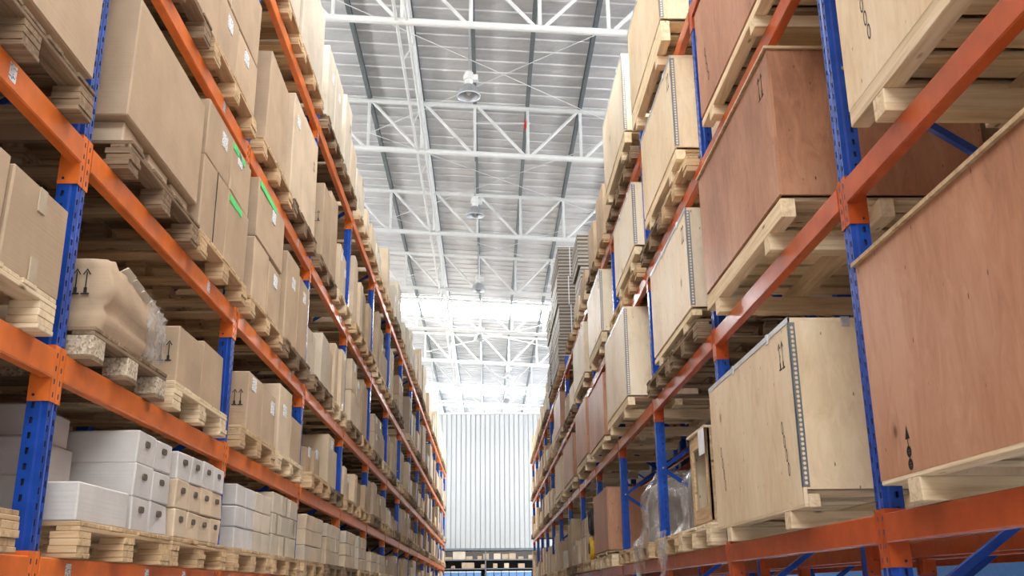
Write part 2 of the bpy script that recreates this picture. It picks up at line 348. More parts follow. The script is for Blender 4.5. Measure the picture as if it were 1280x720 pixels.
# lattice girder along the aisle
root = empty('lattice_girder', (-1.42, 0, 0)); zt, zb = chord_z(-1.42, 1)-.02, chord_z(-1.42, 0)+.0
tag(root, 'white lattice girder running lengthwise under the roof, left of the lamps', 'girder')
for dx in (-.09, .09):
    mb = MB(); mb.tube((dx, 5, zb), (dx, 72, zb), .028, 8); mb.build('bottom_chord', M['white_steel'], root)
mb = MB(); mb.tube((0, 5, zt), (0, 72, zt), .035, 8); mb.build('top_chord', M['white_steel'], root)
n_l = 0; y = 9.24
while y < 70:
    mb = MB(); s_ = -.09 if n_l % 2 else .09
    a0, b0 = ((zb, zt) if n_l % 2 else (zt, zb)); mb.tube((s_ if a0 == zb else 0, y, a0), (s_ if b0 == zb else 0, y+1.255, b0), .02, 6)
    mb.build('lacing_bar', M['white_steel'], root); y += 1.255; n_l += 1
# purlins: dark grey channel pairs under the sheets
for k in range(-6, 7):
    x = -.27+1.15*k; z = roof_z(x)-.1
    mb = MB()
    for s_ in (-1, 1): mb.box(s_*.012-.003, s_*.012+.003, -14, 75, -.08, .06); mb.box(min(0, s_*.038), max(0, s_*.038), -14, 75, -.086, -.08); mb.box(min(0, s_*.038), max(0, s_*.038), -14, 75, .054, .06)
    o = mb.build('purlin', M['purlin'], None, (x, 0, z))
    where = ['far left', 'left of the lattice girder', 'beside the lattice girder', 'above the lamp row', 'right of the lamp row', 'second to the right of the lamps', 'far right']
    lab = {-2: 'grey roof purlin, next one left of the white lattice girder', -1: 'grey roof purlin running right beside the white lattice girder', 0: 'grey roof purlin directly above the row of hanging lamps', 1: 'grey roof purlin, first one right of the hanging lamps', 2: 'grey roof purlin, second one right of the hanging lamps'}.get(k)
    if not lab: lab = 'grey roof purlin, number %s out to the %s from the lamp row' % (ordw[abs(k)-1], 'left' if k < 0 else 'right')
    tag(o, lab, 'purlin', 'grey roof purlins')
# thin bracing rods
for k in range(1, 7):
    y0, y1 = TY[k], TY[k+1]; z0 = 9.55+H
    r_ = empty('wind_bracing', (0, y0, 0)); tag(r_, 'pair of crossed thin white bracing rods between roof trusses, %s from camera' % ordw[k-1], 'bracing', 'crossed bracing rods')
    for xa, xb in ((-2.6, 3.2), (3.2, -2.6)):
        mb = MB(); mb.tube((xa, .05, z0), (xb, y1-y0-.05, z0-.1+(.04 if xa < 0 else 0)), .008, 6); mb.build('rod', M['white_steel'], r_)
# sprinkler pipe
r_ = empty('sprinkler_pipe', (0, 19.3, 9.75+H)); tag(r_, 'thin white sprinkler pipe with red fitting beside the second truss', 'pipe')
mb = MB(); mb.tube((-.3, 0, 0), (.95, 0, 0), .022, 8); mb.build('pipe', M['white_steel'], r_)
mb = MB(); mb.tube((.87, 0, -.02), (.87, 0, .5), .018, 8); mb.build('riser', M['white_steel'], r_)
mb = MB(); mb.tube((.84, 0, -.12), (.84, 0, .06), .04, 10); mb.tube((.8, 0, -.13), (.88, 0, -.13), .02, 8); mb.build('valve', paint('red paint', (.6, .03, .02), .4), r_)

# high bay lamps
def lamp(x, y, lab, zz=8.72):
    r_ = empty('high_bay_lamp', (x, y, zz+H)); tag(r_, lab, 'lamp', 'bell shaped high bay lamps')
    mb = MB(); mb.lathe([(.215, 0), (.222, .005), (.215, .03), (.2, .09), (.165, .17), (.11, .235), (.085, .25), (.083, .245), (.105, .228), (.158, .165), (.192, .088), (.207, .03), (.21, .0), (.215, 0)], 32); mb.build('reflector', M['steel'], r_, smooth=True)
    mb = MB(); mb.lathe([(.0, .21), (.05, .2), (.06, .13), (.045, .07), (0, .045)], 16); mb.build('bulb', paint('lamp glass', (.85, .85, .82), .15), r_, smooth=True)
    mb = MB(); mb.lathe([(0, .245), (.07, .245), (.075, .27), (.075, .34), (.105, .35), (.105, .44), (.08, .45), (.08, .5), (.03, .53), (0, .53)], 20); mb.build('ballast_housing', M['white_steel'], r_)
    mb = MB(); mb.rbox(.06, .17, -.06, .06, .33, .45, .01); mb.build('junction_box', M['white_steel'], r_)
    mb = MB(); mb.tube((0, 0, .52), (0, 0, roof_z(x)-zz-H-.18), .014, 8); mb.tube((-.03, 0, .55), (.03, 0, .55), .012, 6); mb.build('hanging_rod', M['steel'], r_)
for k, (x, y) in enumerate([(-.34, 16.2), (-.3, 22.2), (-.28, 28.4), (-.28, 34.5), (.87, 41.0), (.91, 47.0)]):
    lamp(x, y, ['grey bell shaped lamp hanging nearest, in front of second truss', 'second grey bell lamp from the camera, below the roof', 'third grey bell lamp from the camera, before the bright strip', 'fourth grey bell lamp, just beyond the bright roof strip', 'small bell lamp right of the white column pair, nearer one', 'small bell lamp right of the white column pair, farther one'][k])
# twin white columns beyond the partition and hangers
for k, (x, y) in enumerate([(-.42, 49.5), (-.02, 49.5), (-3.0, 43.9), (1.35, 55.2)]):
    mb = MB(); wd = .1 if k < 2 else .06
    mb.box(-wd, wd, -wd, wd, 0, chord_z(x, 0)); mb.box(-wd*1.6, wd*1.6, -wd*1.6, wd*1.6, 0, .03); mb.box(-wd*1.4, wd*1.4, -wd*1.4, wd*1.4, chord_z(x, 0)-.16, chord_z(x, 0)-.1)
    o = mb.build('steel_column', M['white_steel'], None, (x, y, 0))
    tag(o, ['left one of the twin white columns rising behind the partition', 'right one of the twin white columns rising behind the partition', 'slim white column near the far end of the left rack', 'slim white column far behind the partition, right of the twins'][k], 'column', 'white steel columns')

# ================================================================ racks
def post_mesh(h, name):
    """C upright: face towards +X (local), pockets for the slots; width .1 along Y, depth .085"""
    mb = MB(); W = .05; pitch = .062
    # cross-section of the aisle face: two flats with slots, a raised rounded rib in the middle
    def strip(pa, pb, n, z0, off):
        # pa, pb : 2D edge points of a flat; n : outward normal; a slot column in the middle
        pa, pb = Vector(pa), Vector(pb); d = (pb-pa); L = d.length; d /= L; n = Vector(n); sw, sh = .0065, .0135
        c = pa+d*L/2; l = c-d*sw; r = c+d*sw
        def V3(p, z): return (p.x, p.y, z)
        mb.q([V3(pa, 0), V3(l, 0), V3(l, h), V3(pa, h)]); mb.q([V3(r, 0), V3(pb, 0), V3(pb, h), V3(r, h)])
        z = z0+off; last = 0
        while z+sh < h:
            mb.q([V3(l, last), V3(r, last), V3(r, z-sh), V3(l, z-sh)])
            li, ri = l-n*.012, r-n*.012
            mb.q([V3(li, z-sh), V3(ri, z-sh), V3(ri, z+sh), V3(li, z+sh)], 1)
            mb.q([V3(l, z-sh), V3(li, z-sh), V3(li, z+sh), V3(l, z+sh)], 1); mb.q([V3(r, z-sh), V3(ri, z-sh), V3(ri, z+sh), V3(r, z+sh)], 1)
            mb.q([V3(l, z-sh), V3(r, z-sh), V3(ri, z-sh), V3(li, z-sh)], 1); mb.q([V3(l, z+sh), V3(r, z+sh), V3(ri, z+sh), V3(li, z+sh)], 1)
            last = z+sh; z += pitch
        mb.q([V3(l, last), V3(r, last), V3(r, h), V3(l, h)])
    prof = [(-.085, -W), (-.03, -W), (-.022, -W+.008), (0, -W+.008), (0, -.008), (-.012, -.004), (-.012, .004), (0, .008), (0, W-.008), (-.022, W-.008), (-.03, W), (-.085, W)]
    slots = {0: ((0, -1), .0), 3: ((1, 0), .03), 7: ((1, 0), .0), 10: ((0, 1), .0)}
    for k in range(len(prof)-1):
        if k in slots: strip(prof[k], prof[k+1], slots[k][0], .05, slots[k][1])
        else:
            (x0, y0), (x1, y1) = prof[k], prof[k+1]; mb.q([(x0, y0, 0), (x1, y1, 0), (x1, y1, h), (x0, y0, h)])
    mb.q([(-.085, -W, 0), (-.085, W, 0), (-.085, W, h), (-.085, -W, h)]); mb.q([(x, y, h) for x, y in prof])
    import bmesh
    me = bpy.data.meshes.new(name); me.from_pydata(mb.v, [], mb.f); me.materials.append(M['blue']); me.materials.append(M['slot_shade']); me.polygons.foreach_set('material_index', mb.m)
    me.update(); return me
def plain_post(h, name):
    mb = MB(); mb.rbox(-.085, 0, -.05, .05, 0, h, .006); return mb.mesh(name, M['blue'])
def beam_mesh(side, L, mat):
    """step beam: local x=0 is the upright's face, sgn towards the aisle; top at z=0"""
    mb = MB(); s_ = side; d = .048
    poly = [(-.040*s_, 0), (.004*s_, 0), (.010*s_, -.005), (.010*s_, -.112), (.004*s_, -.118), (-.040*s_, -.118), (-.040*s_, -.03), (-.044*s_, -.028)]
    mb.prism(poly, lambda x, z: (x, -L/2, z), lambda x, z: (x, L/2, z)); return mb.mesh('beam', mat)
def connector_mesh(side, end, mat):
    """L shaped end plate wrapping one half of the upright; end=-1 at the beam's near end"""
    mb = MB(); s_ = side; t_ = .004; zt, zb = .02, -.215
    # coordinates relative to upright centre; the plate covers Y from .003 to .054 on the beam's side
    e = -end
    y0, y1 = sorted((e*.004, e*.0545)); mb.box(*sorted((s_*.001, s_*.005)), y0, y1, zb, zt)
    y0, y1 = sorted((e*.0505, e*.0545)); mb.box(*sorted((-s_*.085, s_*.005)), y0, y1, zb, zt)
    for z in (-.02, -.075, -.13, -.185):
        yc = e*.026; mb.box(*sorted((s_*.0048, s_*.0062)), yc-.004, yc+.004, z-.011, z+.011, 1)
    mb.tube((-s_*.06, e*.0545, -.19), (-s_*.06, e*.058, -.19), .006, 8, 1)
    return mb.mesh('connector', [mat, M['slot_shade']])
def make_rack(name, label, sgn, a, D0, levels, b0, b1, top, mat, rows, detail=5, rear_b=4, cat='rack', posts_h=None, first_rear=True):
    """sgn: direction from rack to aisle (+1 for the left rack)"""
    root = empty(name, (a, D0, 0)); tag(root, label, cat)
    hp = top+H; pm = post_mesh(hp, 'post') ; pl = plain_post(hp, 'post')
    cms = {e: connector_mesh(1 if sgn > 0 else -1, e, mat) for e in (-1, 1)}
    bm_ = beam_mesh(sgn, S-.106, mat)
    for k in range(b0, b1+1):
        up_ = empty('upright_frame', (0, (k)*S, 0)); up_.parent = root
        o = link('post', pm if k <= detail else pl, up_, (0, 0, 0), 0 if sgn > 0 else math.pi)
        o = link('post', pl, up_, (-sgn*DEP, 0, 0), math.pi if sgn > 0 else 0)
        z = .25; dirn = 0; nb = 0
        zig = .62
        while z+zig < hp-.1 and k <= 9:
            if z+zig > H-.3:
                mb = MB(); xa, xb = -sgn*.05, -sgn*(DEP-.05)
                pa, pb = (xa, 0, z), (xb, 0, z+zig)
                if dirn: pa, pb = (xb, 0, z), (xa, 0, z+zig)
                mb.bar(pa, pb, .035, .035); mb.tube((pa[0], -.056, pa[2]), (pa[0], .056, pa[2]), .009, 8, 1)
                mb.build('brace', [M['blue'], M['bolt']], up_)
            dirn = 1-dirn; z += zig
        if k < b1:
            for li, lz in enumerate(levels):
                for (xx, cond) in ((0, True), (-sgn*DEP, k <= rear_b)):
                    if not cond: continue
                    bo = link('beam', bm_, root, (xx, (k+.5)*S, lz+H), 0 if xx == 0 else math.pi)
                    for e in (-1, 1):
                        link('connector', cms[e], bo, (0, e*S/2, 0))
                    if xx == 0 and k <= 3 and sgn > 0 and lz in (LL[0], LL[2], LL[3]):
                        for yy in (-1.05, -.05, .6):
                            if lz != LL[0] and yy != .6: continue
                            mb = MB(); mb.box(.0102, .0112, yy, yy+.055, -.09, -.02); mb.build('barcode_label', M['label'], bo)
    if rear_b < b1-1:
        mb = MB()
        for k in range(max(b0, rear_b+1), b1):
            for lz in levels: mb.box(-sgn*DEP-.02, -sgn*DEP+.02, k*S+.06, (k+1)*S-.06, lz+H-.118, lz+H)
        tag(mb.build('rear_beams', mat, root), kind='stuff')
    return root
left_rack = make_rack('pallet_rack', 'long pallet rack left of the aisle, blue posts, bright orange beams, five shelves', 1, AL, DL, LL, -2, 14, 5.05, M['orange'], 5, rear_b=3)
right_rack = make_rack('pallet_rack', 'long pallet rack right of the aisle, blue posts, shade-darkened orange beams, wooden crates', -1, AR, DR, RL, -2, 12, 4.8, M['orange_shade'], 4, rear_b=4)
back_l = make_rack('pallet_rack', 'dim rack standing behind the left rack, seen between its shelves', 1, AL-DEP-.3, DL, LL, -1, 5, 5.05, M['orange'], 5, detail=-5, rear_b=-5)
back_r = make_rack('pallet_rack', 'dim rack standing behind the right rack, seen under its lowest beam', -1, AR+DEP+.3, DR, RL, -1, 6, 4.8, M['orange_shade'], 4, detail=-5, rear_b=-5)

# ================================================================ pallets
def pallet_parts(wd, dp, h, mats, rng):
    """local: x = depth into the rack from 0 (aisle edge) to -dp on the left side; centred on y"""
    mx, my, mblk = mats; P_ = []
    tb, sb, bb = .02, .02, .02; blk = h-tb-sb-bb; w2 = wd/2
    mb = MB(); n = 7; bw = [.135, .09, .1, .135, .1, .09, .135]; tot = sum(bw); f = wd*.9/tot; gap = (wd-tot*f)/(n-1); y = -w2
    for k in range(n):
        o_ = rng.uniform(-.006, .006); mb.rbox(-dp+o_, 0+o_, y, y+bw[k]*f, h-tb, h, .003); y += bw[k]*f+gap
    P_.append(('deck', mb, mx))
    for x0 in (-.1, -dp/2-.05, -dp):
        mb = MB(); mb.rbox(x0+.001, x0+.099, -w2, w2, h-tb-sb, h-tb, .003); P_.append(('stringer_board', mb, my))
    for y0 in (-w2, -.07, w2-.14):
        for x0 in (-.12, -dp/2-.06, -dp):
            mb = MB()
            if mblk is M['chip']: mb.rbox(x0, x0+.12, y0, y0+.14, bb, bb+blk, .004)
            else:
                nn = 3
                for q_ in range(nn):
                    j = rng.uniform(-.005, .005); mb.rbox(x0+j, x0+.12+j, y0+j, y0+.14+j*.5, bb+blk*q_/nn+.0006, bb+blk*(q_+1)/nn-.0006, .002)
            P_.append(('block', mb, mblk))
        mb = MB(); mb.rbox(-dp, 0, y0, y0+.14, 0, bb, .003); P_.append(('bottom_board', mb, mx))
    return P_
PMESH = {}
PALN = {'pine': 'yellow pine pallet', 'aged': 'weathered dark brown pallet', 'pale': 'pale new wood pallet', 'chip': 'worn pallet with pressed chip blocks', 'old': 'pallet in shade-dark wood'}
def pallet(side, bay, lv, yc, wd=1.15, kind='pine', e=.08, dp=1.12, h=.15, detail=None, row='front', z=None, a=None):
    if detail is None: detail = bay <= 3 and row == 'front'
    key = (round(wd, 2), kind, detail, h)
    if key not in PMESH:
        rng = random.Random(hash(str(key)) if False else len(PMESH)*7+3)
        mats = {'pine': (M['pineX'], M['pineY'], M['pineX']), 'aged': (M['agedX'], M['agedY'], M['agedX']), 'pale': (M['paleX'], M['paleY'], M['paleX']), 'old': (M['oldX'], M['oldY'], M['oldX']), 'chip': (M['agedX'], M['agedY'], M['chip'])}[kind]
        parts = pallet_parts(wd, dp, h, mats, rng)
        if detail: PMESH[key] = [(n, mb.mesh(n, m)) for n, mb, m in parts]
        else:
            big = MB(); ml = []
            for n, mb, m in parts:
                if m not in ml: ml.append(m)
                off = len(big.v); big.v += mb.v; big.f += [tuple(i+off for i in f) for f in mb.f]; big.m += [ml.index(m)]*len(mb.f)
            PMESH[key] = [('pallet', big.mesh('pallet', ml))]
    lvz = (LL if side == 'left' else RL)[lv] if z is None else z
    sg = 1 if side == 'left' else -1
    a_ = (AL if side == 'left' else AR) if a is None else a
    loc = (a_+sg*e, yc, lvz+H+.0005)
    if detail:
        o = empty('pallet', loc, 0 if sg > 0 else math.pi)
        for n, me in PMESH[key]: link(n, me, o)
    else: o = link('pallet', PMESH[key][0][1], None, loc, 0 if sg > 0 else math.pi)
    reg(o, PALN[kind], 'pallet', side, bay, lv, yc, lvz, row); return o

# ================================================================ cartons
def arrows_mb(plane, cx, cz, s_, off):
    """two 'this side up' arrows over bars, thin printed plates; plane 'y': facing -Y at y=off; 'x': at x=off"""
    mb = MB(); t_ = .0008
    def pl(poly):
        if plane == 'y': mb.prism(poly, lambda u, z: (u, off-t_, z), lambda u, z: (u, off, z))
        else: mb.prism(poly, lambda u, z: (off, u, z), lambda u, z: (off+math.copysign(t_, off if off else 1), u, z))
    for k in (-1, 1):
        u = cx+k*s_*.36; pl([(u-.05*s_, cz-.6*s_), (u+.05*s_, cz-.6*s_), (u+.04*s_, cz+.75*s_), (u-.04*s_, cz+.75*s_)])
        pl([(u-.3*s_, cz+.55*s_), (u-.23*s_, cz+.5*s_), (u, cz+.85*s_), (u+.23*s_, cz+.5*s_), (u+.3*s_, cz+.55*s_), (u, cz+1.0*s_)])
        pl([(u-.12*s_, cz-.85*s_), (u+.12*s_, cz-.85*s_), (u+.12*s_, cz-.45*s_), (u-.12*s_, cz-.45*s_)])
        pl([(u-.3*s_, cz-.98*s_), (u+.3*s_, cz-.98*s_), (u+.3*s_, cz-.86*s_), (u-.3*s_, cz-.86*s_)])
    return mb
crng = random.Random(5)
CNAME = {'card': 'tan carton', 'card_light': 'light tan carton', 'card_cream': 'cream carton', 'card_white': 'white carton', 'card_grey': 'dull beige carton', 'ply': 'small plywood box'}
CQ = []; BUDGET = 275
def carton(side, bay, lv, y0, y1, z0, z1, mat='card', e=.06, dp=1.0, opts='', **kw):
    if bay < 5 and kw.get('row', 'front') == 'front': return carton_(side, bay, lv, y0, y1, z0, z1, mat, e, dp, opts, **kw)
    CQ.append((y0+(30 if kw.get('row', 'front') != 'front' else 0), side, bay, lv, y0, y1, z0, z1, mat, e, dp, opts, kw))
def flush_cartons():
    CQ.sort(key=lambda c: c[0]); n = BUDGET-sum(1 for r_ in REG if r_[2] in ('carton', 'box'))
    mats = ['card', 'card_light', 'card_cream', 'card_white', 'card_grey', 'ply']; far = {'left': MB(), 'right': MB()}
    for k, (_, side, bay, lv, y0, y1, z0, z1, mat, e, dp, opts, kw) in enumerate(CQ):
        if k < n: carton_(side, bay, lv, y0, y1, z0, z1, mat, e, dp, opts, **kw); continue
        sg = 1 if side == 'left' else -1; a_ = kw.get('a', AL if side == 'left' else AR); xf = a_+sg*e
        far[side].rbox(*sorted((xf, xf-sg*dp)), y0, y1, z0+H+.001, z1+H, .007, mats.index(mat), .004, crng)
    for side, mb in far.items():
        o = mb.build('carton', [M[m] for m in mats]); tag(o, 'countless small cartons filling the far end of the %s rack' % side, 'carton', kind='stuff')
def carton_(side, bay, lv, y0, y1, z0, z1, mat='card', e=.06, dp=1.0, opts='', rz=None, jit=.004, row='front', a=None, look=None, name='carton'):
    sg = 1 if side == 'left' else -1; a_ = (AL if side == 'left' else AR) if a is None else a
    wy = y1-y0; hz = z1-z0; yc = (y0+y1)/2; xf = a_+sg*e
    if rz is None: rz = crng.uniform(-.012, .012)
    root = empty(name, (xf-sg*dp/2, yc, z0+H+.0008), rz)
    mb = MB(); mb.rbox(-dp/2, dp/2, -wy/2+.002, wy/2-.002, 0, hz, .007, 0, jit, crng); body = mb.build('body', M[mat], root)
    xs = sg*dp/2; f_ = 1 if sg > 0 else -1
    def plate(nm, u0, u1, w0, w1, m, th=.0012):
        mb = MB(); x0, x1 = sorted((xs+f_*(jit*.0+.0002), xs+f_*(.0002+th+jit))); mb.box(x0, x1, u0, u1, w0, w1); return mb.build(nm, m, root)
    words = []
    if 't' in opts:
        plate('tape', -.03, .03, hz-.1, hz-.004, M['tape']); plate('tape', -.03, .03, .004, .1, M['tape'])
    if 's' in opts:
        u = crng.uniform(-.3, .1)*wy; v = crng.uniform(.55, .75)*hz; plate('shipping_label', u, u+min(.12, wy*.35), v, v+.1, M['label']); words.append('label')
    if 'g' in opts:
        plate('green_tape', -wy/2+.02, -wy/2+.02+wy*.6, hz-.07, hz-.025, M['green']); words.append('green tape')
    if 'o' in opts:
        plate('orange_sticker', -wy*.1, wy*.02, hz*.5, hz*.85, M['rust']); words.append('orange sticker')
    if 'v' in opts:
        mb = MB(); x0, x1 = sorted((xs, xs+f_*(jit+.001))); mb.box(x0, x1, -.0015, .0015, .006, hz-.006); mb.build('seam', M['ink'], root)
    if 'a' in opts:
        mb = arrows_mb('y', xs-f_*.075, hz*.55, min(.06, hz*.2), -wy/2-.0035); mb.build('printed_arrows', M['ink'], root); words.append('arrows')
    if 'A' in opts:
        mb = arrows_mb('x', wy*.22, hz*.7, min(.05, hz*.12), xs+f_*(jit+.001)); mb.build('printed_arrows', M['ink'], root); words.append('arrows')
    if 'h' in opts:
        pts = [(math.cos(t_)*.015+(.017 if math.cos(t_) > 0 else -.017), math.sin(t_)*.016) for t_ in [2*math.pi*(k+.5)/12 for k in range(12)]]
        zc = hz*.66; mb = MB(); mb.prism([(u, v+zc) for u, v in pts], lambda u, z: (xs-f_*.004, u, z), lambda u, z: (xs+f_*(.0012+jit), u, z)); mb.build('hand_hole', M['hole'], root)
        words.append('hand hole')
    reg(root, look or (CNAME[mat]+(' with '+words[0] if words else '')), 'box' if 'plywood' in CNAME[mat] else 'carton', side, bay, lv, y0, z0, row)
    return root

# ================================================================ plywood crates
def chain_mb(x, f_, yc, z0, n, s_=.032, tilt=.25):
    mb = MB()
    for k in range(n):
        zc = z0+k*s_*2.3; uc = yc+tilt*(k*s_*2.3); m = 10
        for q_ in range(m):
            a0, a1 = 2*math.pi*q_/m, 2*math.pi*(q_+1)/m
            pts = [(uc+math.cos(a0)*s_*.55, zc+math.sin(a0)*s_*1.15), (uc+math.cos(a1)*s_*.55, zc+math.sin(a1)*s_*1.15), (uc+math.cos(a1)*s_*.33, zc+math.sin(a1)*s_*.85), (uc+math.cos(a0)*s_*.33, zc+math.sin(a0)*s_*.85)]
            mb.q([(x+f_*.0012, u, z) for u, z in pts])
    return mb
def crate(side, bay, lv, y0, y1, zb, z1, kind='ply', e=.1, dp=1.15, strip=True, marks='', lid=False, look=None, row='front', a=None, zbase=None, frame='pale', skirt=0.0, xoff=0):
    sg = 1 if side == 'left' else -1; a_ = (AL if side == 'left' else AR) if a is None else a
    lvz = (LL if side == 'left' else RL)[lv] if zbase is None else zbase
    xf = a_+sg*e; root = empty('plywood_crate', (xf-sg*dp/2, (y0+y1)/2, lvz+H+.0005))
    wy = y1-y0; B = zb-lvz; Hc = z1-lvz; f_ = sg; xs = sg*dp/2
    rn = min(.1, B*.5); sk = B-rn-.022
    # body: five panels
    mb = MB(); th = .018; b0 = B-skirt
    mb.box(*sorted((xs, xs-f_*th)), -wy/2, wy/2, b0, Hc); mb.build('side_panel', M[kind], root)
    mb = MB(); mb.box(*sorted((-xs, -xs+f_*th)), -wy/2, wy/2, B, Hc); mb.build('side_panel', M[kind], root)
    for yy in (-1, 1):
        mb = MB(); mb.box(-dp/2+th, dp/2-th, *sorted((yy*wy/2-yy*.001, yy*(wy/2-th))), B, Hc); mb.build('end_panel', M[kind], root)
    mb = MB(); ov = .015 if lid else 0
    mb.box(-dp/2-ov, dp/2+ov, -wy/2-ov, wy/2+ov, Hc, Hc+.016); mb.build('lid', M[kind if not lid else 'pineX'], root)
    mb = MB(); x = -dp/2+.02
    n = max(4, round(wy/.24)); yy = -wy/2+.02; bw = (wy-.04)/n
    for k in range(n): mb.rbox(-dp/2+.02, dp/2-.02, yy+.02, yy+bw-.035, B-.022, B, .002); yy += bw
    mb.build('floor_boards', M[frame+'X'], root)
    for xx in (xs-f_*.041, 0, -xs+f_*.041):
        mb = MB(); mb.rbox(xx-.04, xx+.04, -wy/2+.002, wy/2-.002, rn, rn+sk, .003); mb.build('skid', M[frame+'Y'], root)
    for yy in (-wy/2+.3, wy/2-.3):
        mb = MB(); mb.rbox(-dp/2, dp/2, yy-.055, yy+.055, 0, rn, .003)
        mb.build('cross_runner', M[frame+'X'], root)
    if strip:
        mb = MB(); st = .0025; hw = .034
        mb.box(*sorted((xs+f_*st, xs-f_*hw)), -wy/2-st, -wy/2-.0005, B+.01, Hc-.01); mb.box(*sorted((xs+f_*.0005, xs+f_*st)), -wy/2-st, -wy/2+.016, B+.01, Hc-.01)
        z = B+.03
        while z < Hc-.02: mb.tube((xs-f_*.017, -wy/2-st-.0006, z), (xs-f_*.017, -wy/2-st, z), 0.0085, 8, 1); z += .024
        mb.build('corner_strip', [M['zinc_dark'], M[kind]], root)
        mb = MB(); mb.box(*sorted((xs+f_*.003, xs-f_*.01)), -wy/2, wy/2, Hc-.012, Hc+.018); mb.build('edge_strip', M['steel'], root)
        for u in (-.3, .12):
            mb = MB(); mb.box(*sorted((xs+f_*.003, xs+f_*.009)), wy*u-.02, wy*u+.02, Hc-.035, Hc+.02); mb.tube((xs+f_*.009, wy*u, Hc-.012), (xs+f_*.013, wy*u, Hc-.012), .008, 8); mb.build('clip', M['steel'], root)
        mb = MB(); cx = xs-f_*.30; mb.box(cx-.022, cx+.022, -wy/2-.006, -wy/2, Hc-.03, Hc+.02); mb.tube((cx-.01, -wy/2-.006, Hc-.012), (cx-.01, -wy/2-.01, Hc-.012), .007, 8); mb.tube((cx+.01, -wy/2-.006, Hc-.012), (cx+.01, -wy/2-.01, Hc-.012), .007, 8); mb.build('clip', M['steel'], root)
    if 'a' in marks: arrows_mb('x', -wy/2+.16, Hc-.15, .075, xs+f_*.0005).build('printed_arrows', M['ink'], root)
    if 'c' in marks: chain_mb(xs, f_, -wy/2+.2, B+.12, 4).build('printed_chain', M['ink'], root)
    if 'C' in marks: chain_mb(xs, f_, wy/2-.3, B+.18, 4).build('printed_chain', M['ink'], root)
    reg(root, look or {'ply': 'light plywood crate', 'ply_pale': 'pale plywood crate', 'ply_red': 'red brown plywood crate'}[kind], 'crate', side, bay, lv, y0, zb, row)
    return root

def top(side, lv): return (LL if side == 'left' else RL)[lv]
PH = .15
# ---------------------------------------------------------------- left rack, near loads (read from the photo)
K = 'left'
# lowest shelf: white archive boxes
pallet(K, -1, 0, 3.14, 1.15, 'pine')
zz = top(K, 0)+PH
for r_ in range(2):
    for c in range(3): carton(K, -1, 0, 2.62+c*.34, 2.94+c*.34, zz+r_*.17, zz+r_*.17+.165, 'card_white', .0, .55, 'h')
for c in range(2): carton(K, -1, 0, 2.7+c*.48, 3.15+c*.48, zz+.345, zz+.5, 'card_white', -.05, .5, '')
pallet(K, 0, 0, 4.87, 1.22, 'pine', e=.08); pallet(K, 0, 0, 6.09, 1.16, 'pine', e=.085)
carton(K, 0, 0, 4.26, 4.86, zz, zz+.17, 'card_white', .06, .27, '', look='low white carton')
carton(K, 0, 0, 4.30, 4.84, zz, zz+.2, 'card_white', -.225, .5, ''); carton(K, 0, 0, 4.30, 4.84, zz+.2, zz+.37, 'card_white', -.225, .5, '')
carton(K, 0, 0, 4.34, 4.80, zz+.372, zz+.52, 'card_white', -.24, .48, '')
for r_ in range(3):
    for c in range(2): carton(K, 0, 0, 4.90+c*.275, 5.17+c*.275, zz+r_*.162, zz+r_*.162+.16, 'card_white', .06, .85, 'h', jit=.006, look='wide white archive box')
for r_ in range(3):
    for c in range(4): carton(K, 0, 0, 5.53+c*.24, 5.765+c*.24, zz+r_*.157, zz+r_*.157+.155, 'card_white' if r_ == 2 else 'card_light', .075, .6, 'h', jit=.006, look='small white archive box' if r_ == 2 else 'small tan archive box')
pallet(K, 1, 0, 7.42, 1.15, 'pine', e=.09); pallet(K, 1, 0, 8.68, 1.15, 'pine', e=.09)
for r_ in range(3):
    for c in range(4): carton(K, 1, 0, 6.92+c*.28, 7.185+c*.28, zz+r_*.145, zz+r_*.145+.143, 'card_white' if c < 2 else 'card_cream', .06, .6, '')
carton(K, 1, 0, 7.0, 8.0, zz, zz+.5, 'card_light', -.6, .4)
for r_ in range(3):
    for c in range(3): carton(K, 1, 0, 8.14+c*.36, 8.48+c*.36, zz+r_*.165, zz+r_*.165+.163, 'card_cream', .05, .6, 't' if (r_+c) % 2 else '')
# second shelf
z1 = top(K, 1)+PH
pallet(K, -1, 1, 3.23, 1.1, 'pale'); pallet(K, -1, 1, 2.05, 1.1, 'pine')
carton(K, -1, 1, 3.32, 3.8, z1, z1+.385, 'card', .07, .9, 't'); carton(K, -1, 1, 2.75, 3.30, z1, z1+.41, 'card', .06, .9, 't'); carton(K, -1, 1, 1.6, 2.6, z1, z1+.4, 'card', .06, .9, '')
pallet(K, 0, 1, 4.67, 1.0, 'chip', e=.08); pallet(K, 0, 1, 5.88, 1.12, 'pale', e=.08)
TORN = (4.23, 4.95, z1, z1+.33)
for y0, y1, hh, mt, op in ((5.38, 5.86, .33, 'card', 'a'), (5.865, 6.32, .36, 'card', '')): carton(K, 0, 1, y0, y1, z1, z1+hh, mt, .06, .9, op)
pallet(K, 1, 1, 7.4, 1.15, 'pine'); pallet(K, 1, 1, 8.66, 1.12, 'pale')
for y0, y1, hh, mt, op in ((7.03, 7.5, .43, 'card', 'as'), (7.51, 7.98, .41, 'card', 's'), (8.12, 8.62, .56, 'card_light', 's'), (8.65, 9.15, .38, 'card', '')): carton(K, 1, 1, y0, y1, z1, z1+hh, mt, .06, .9, op)
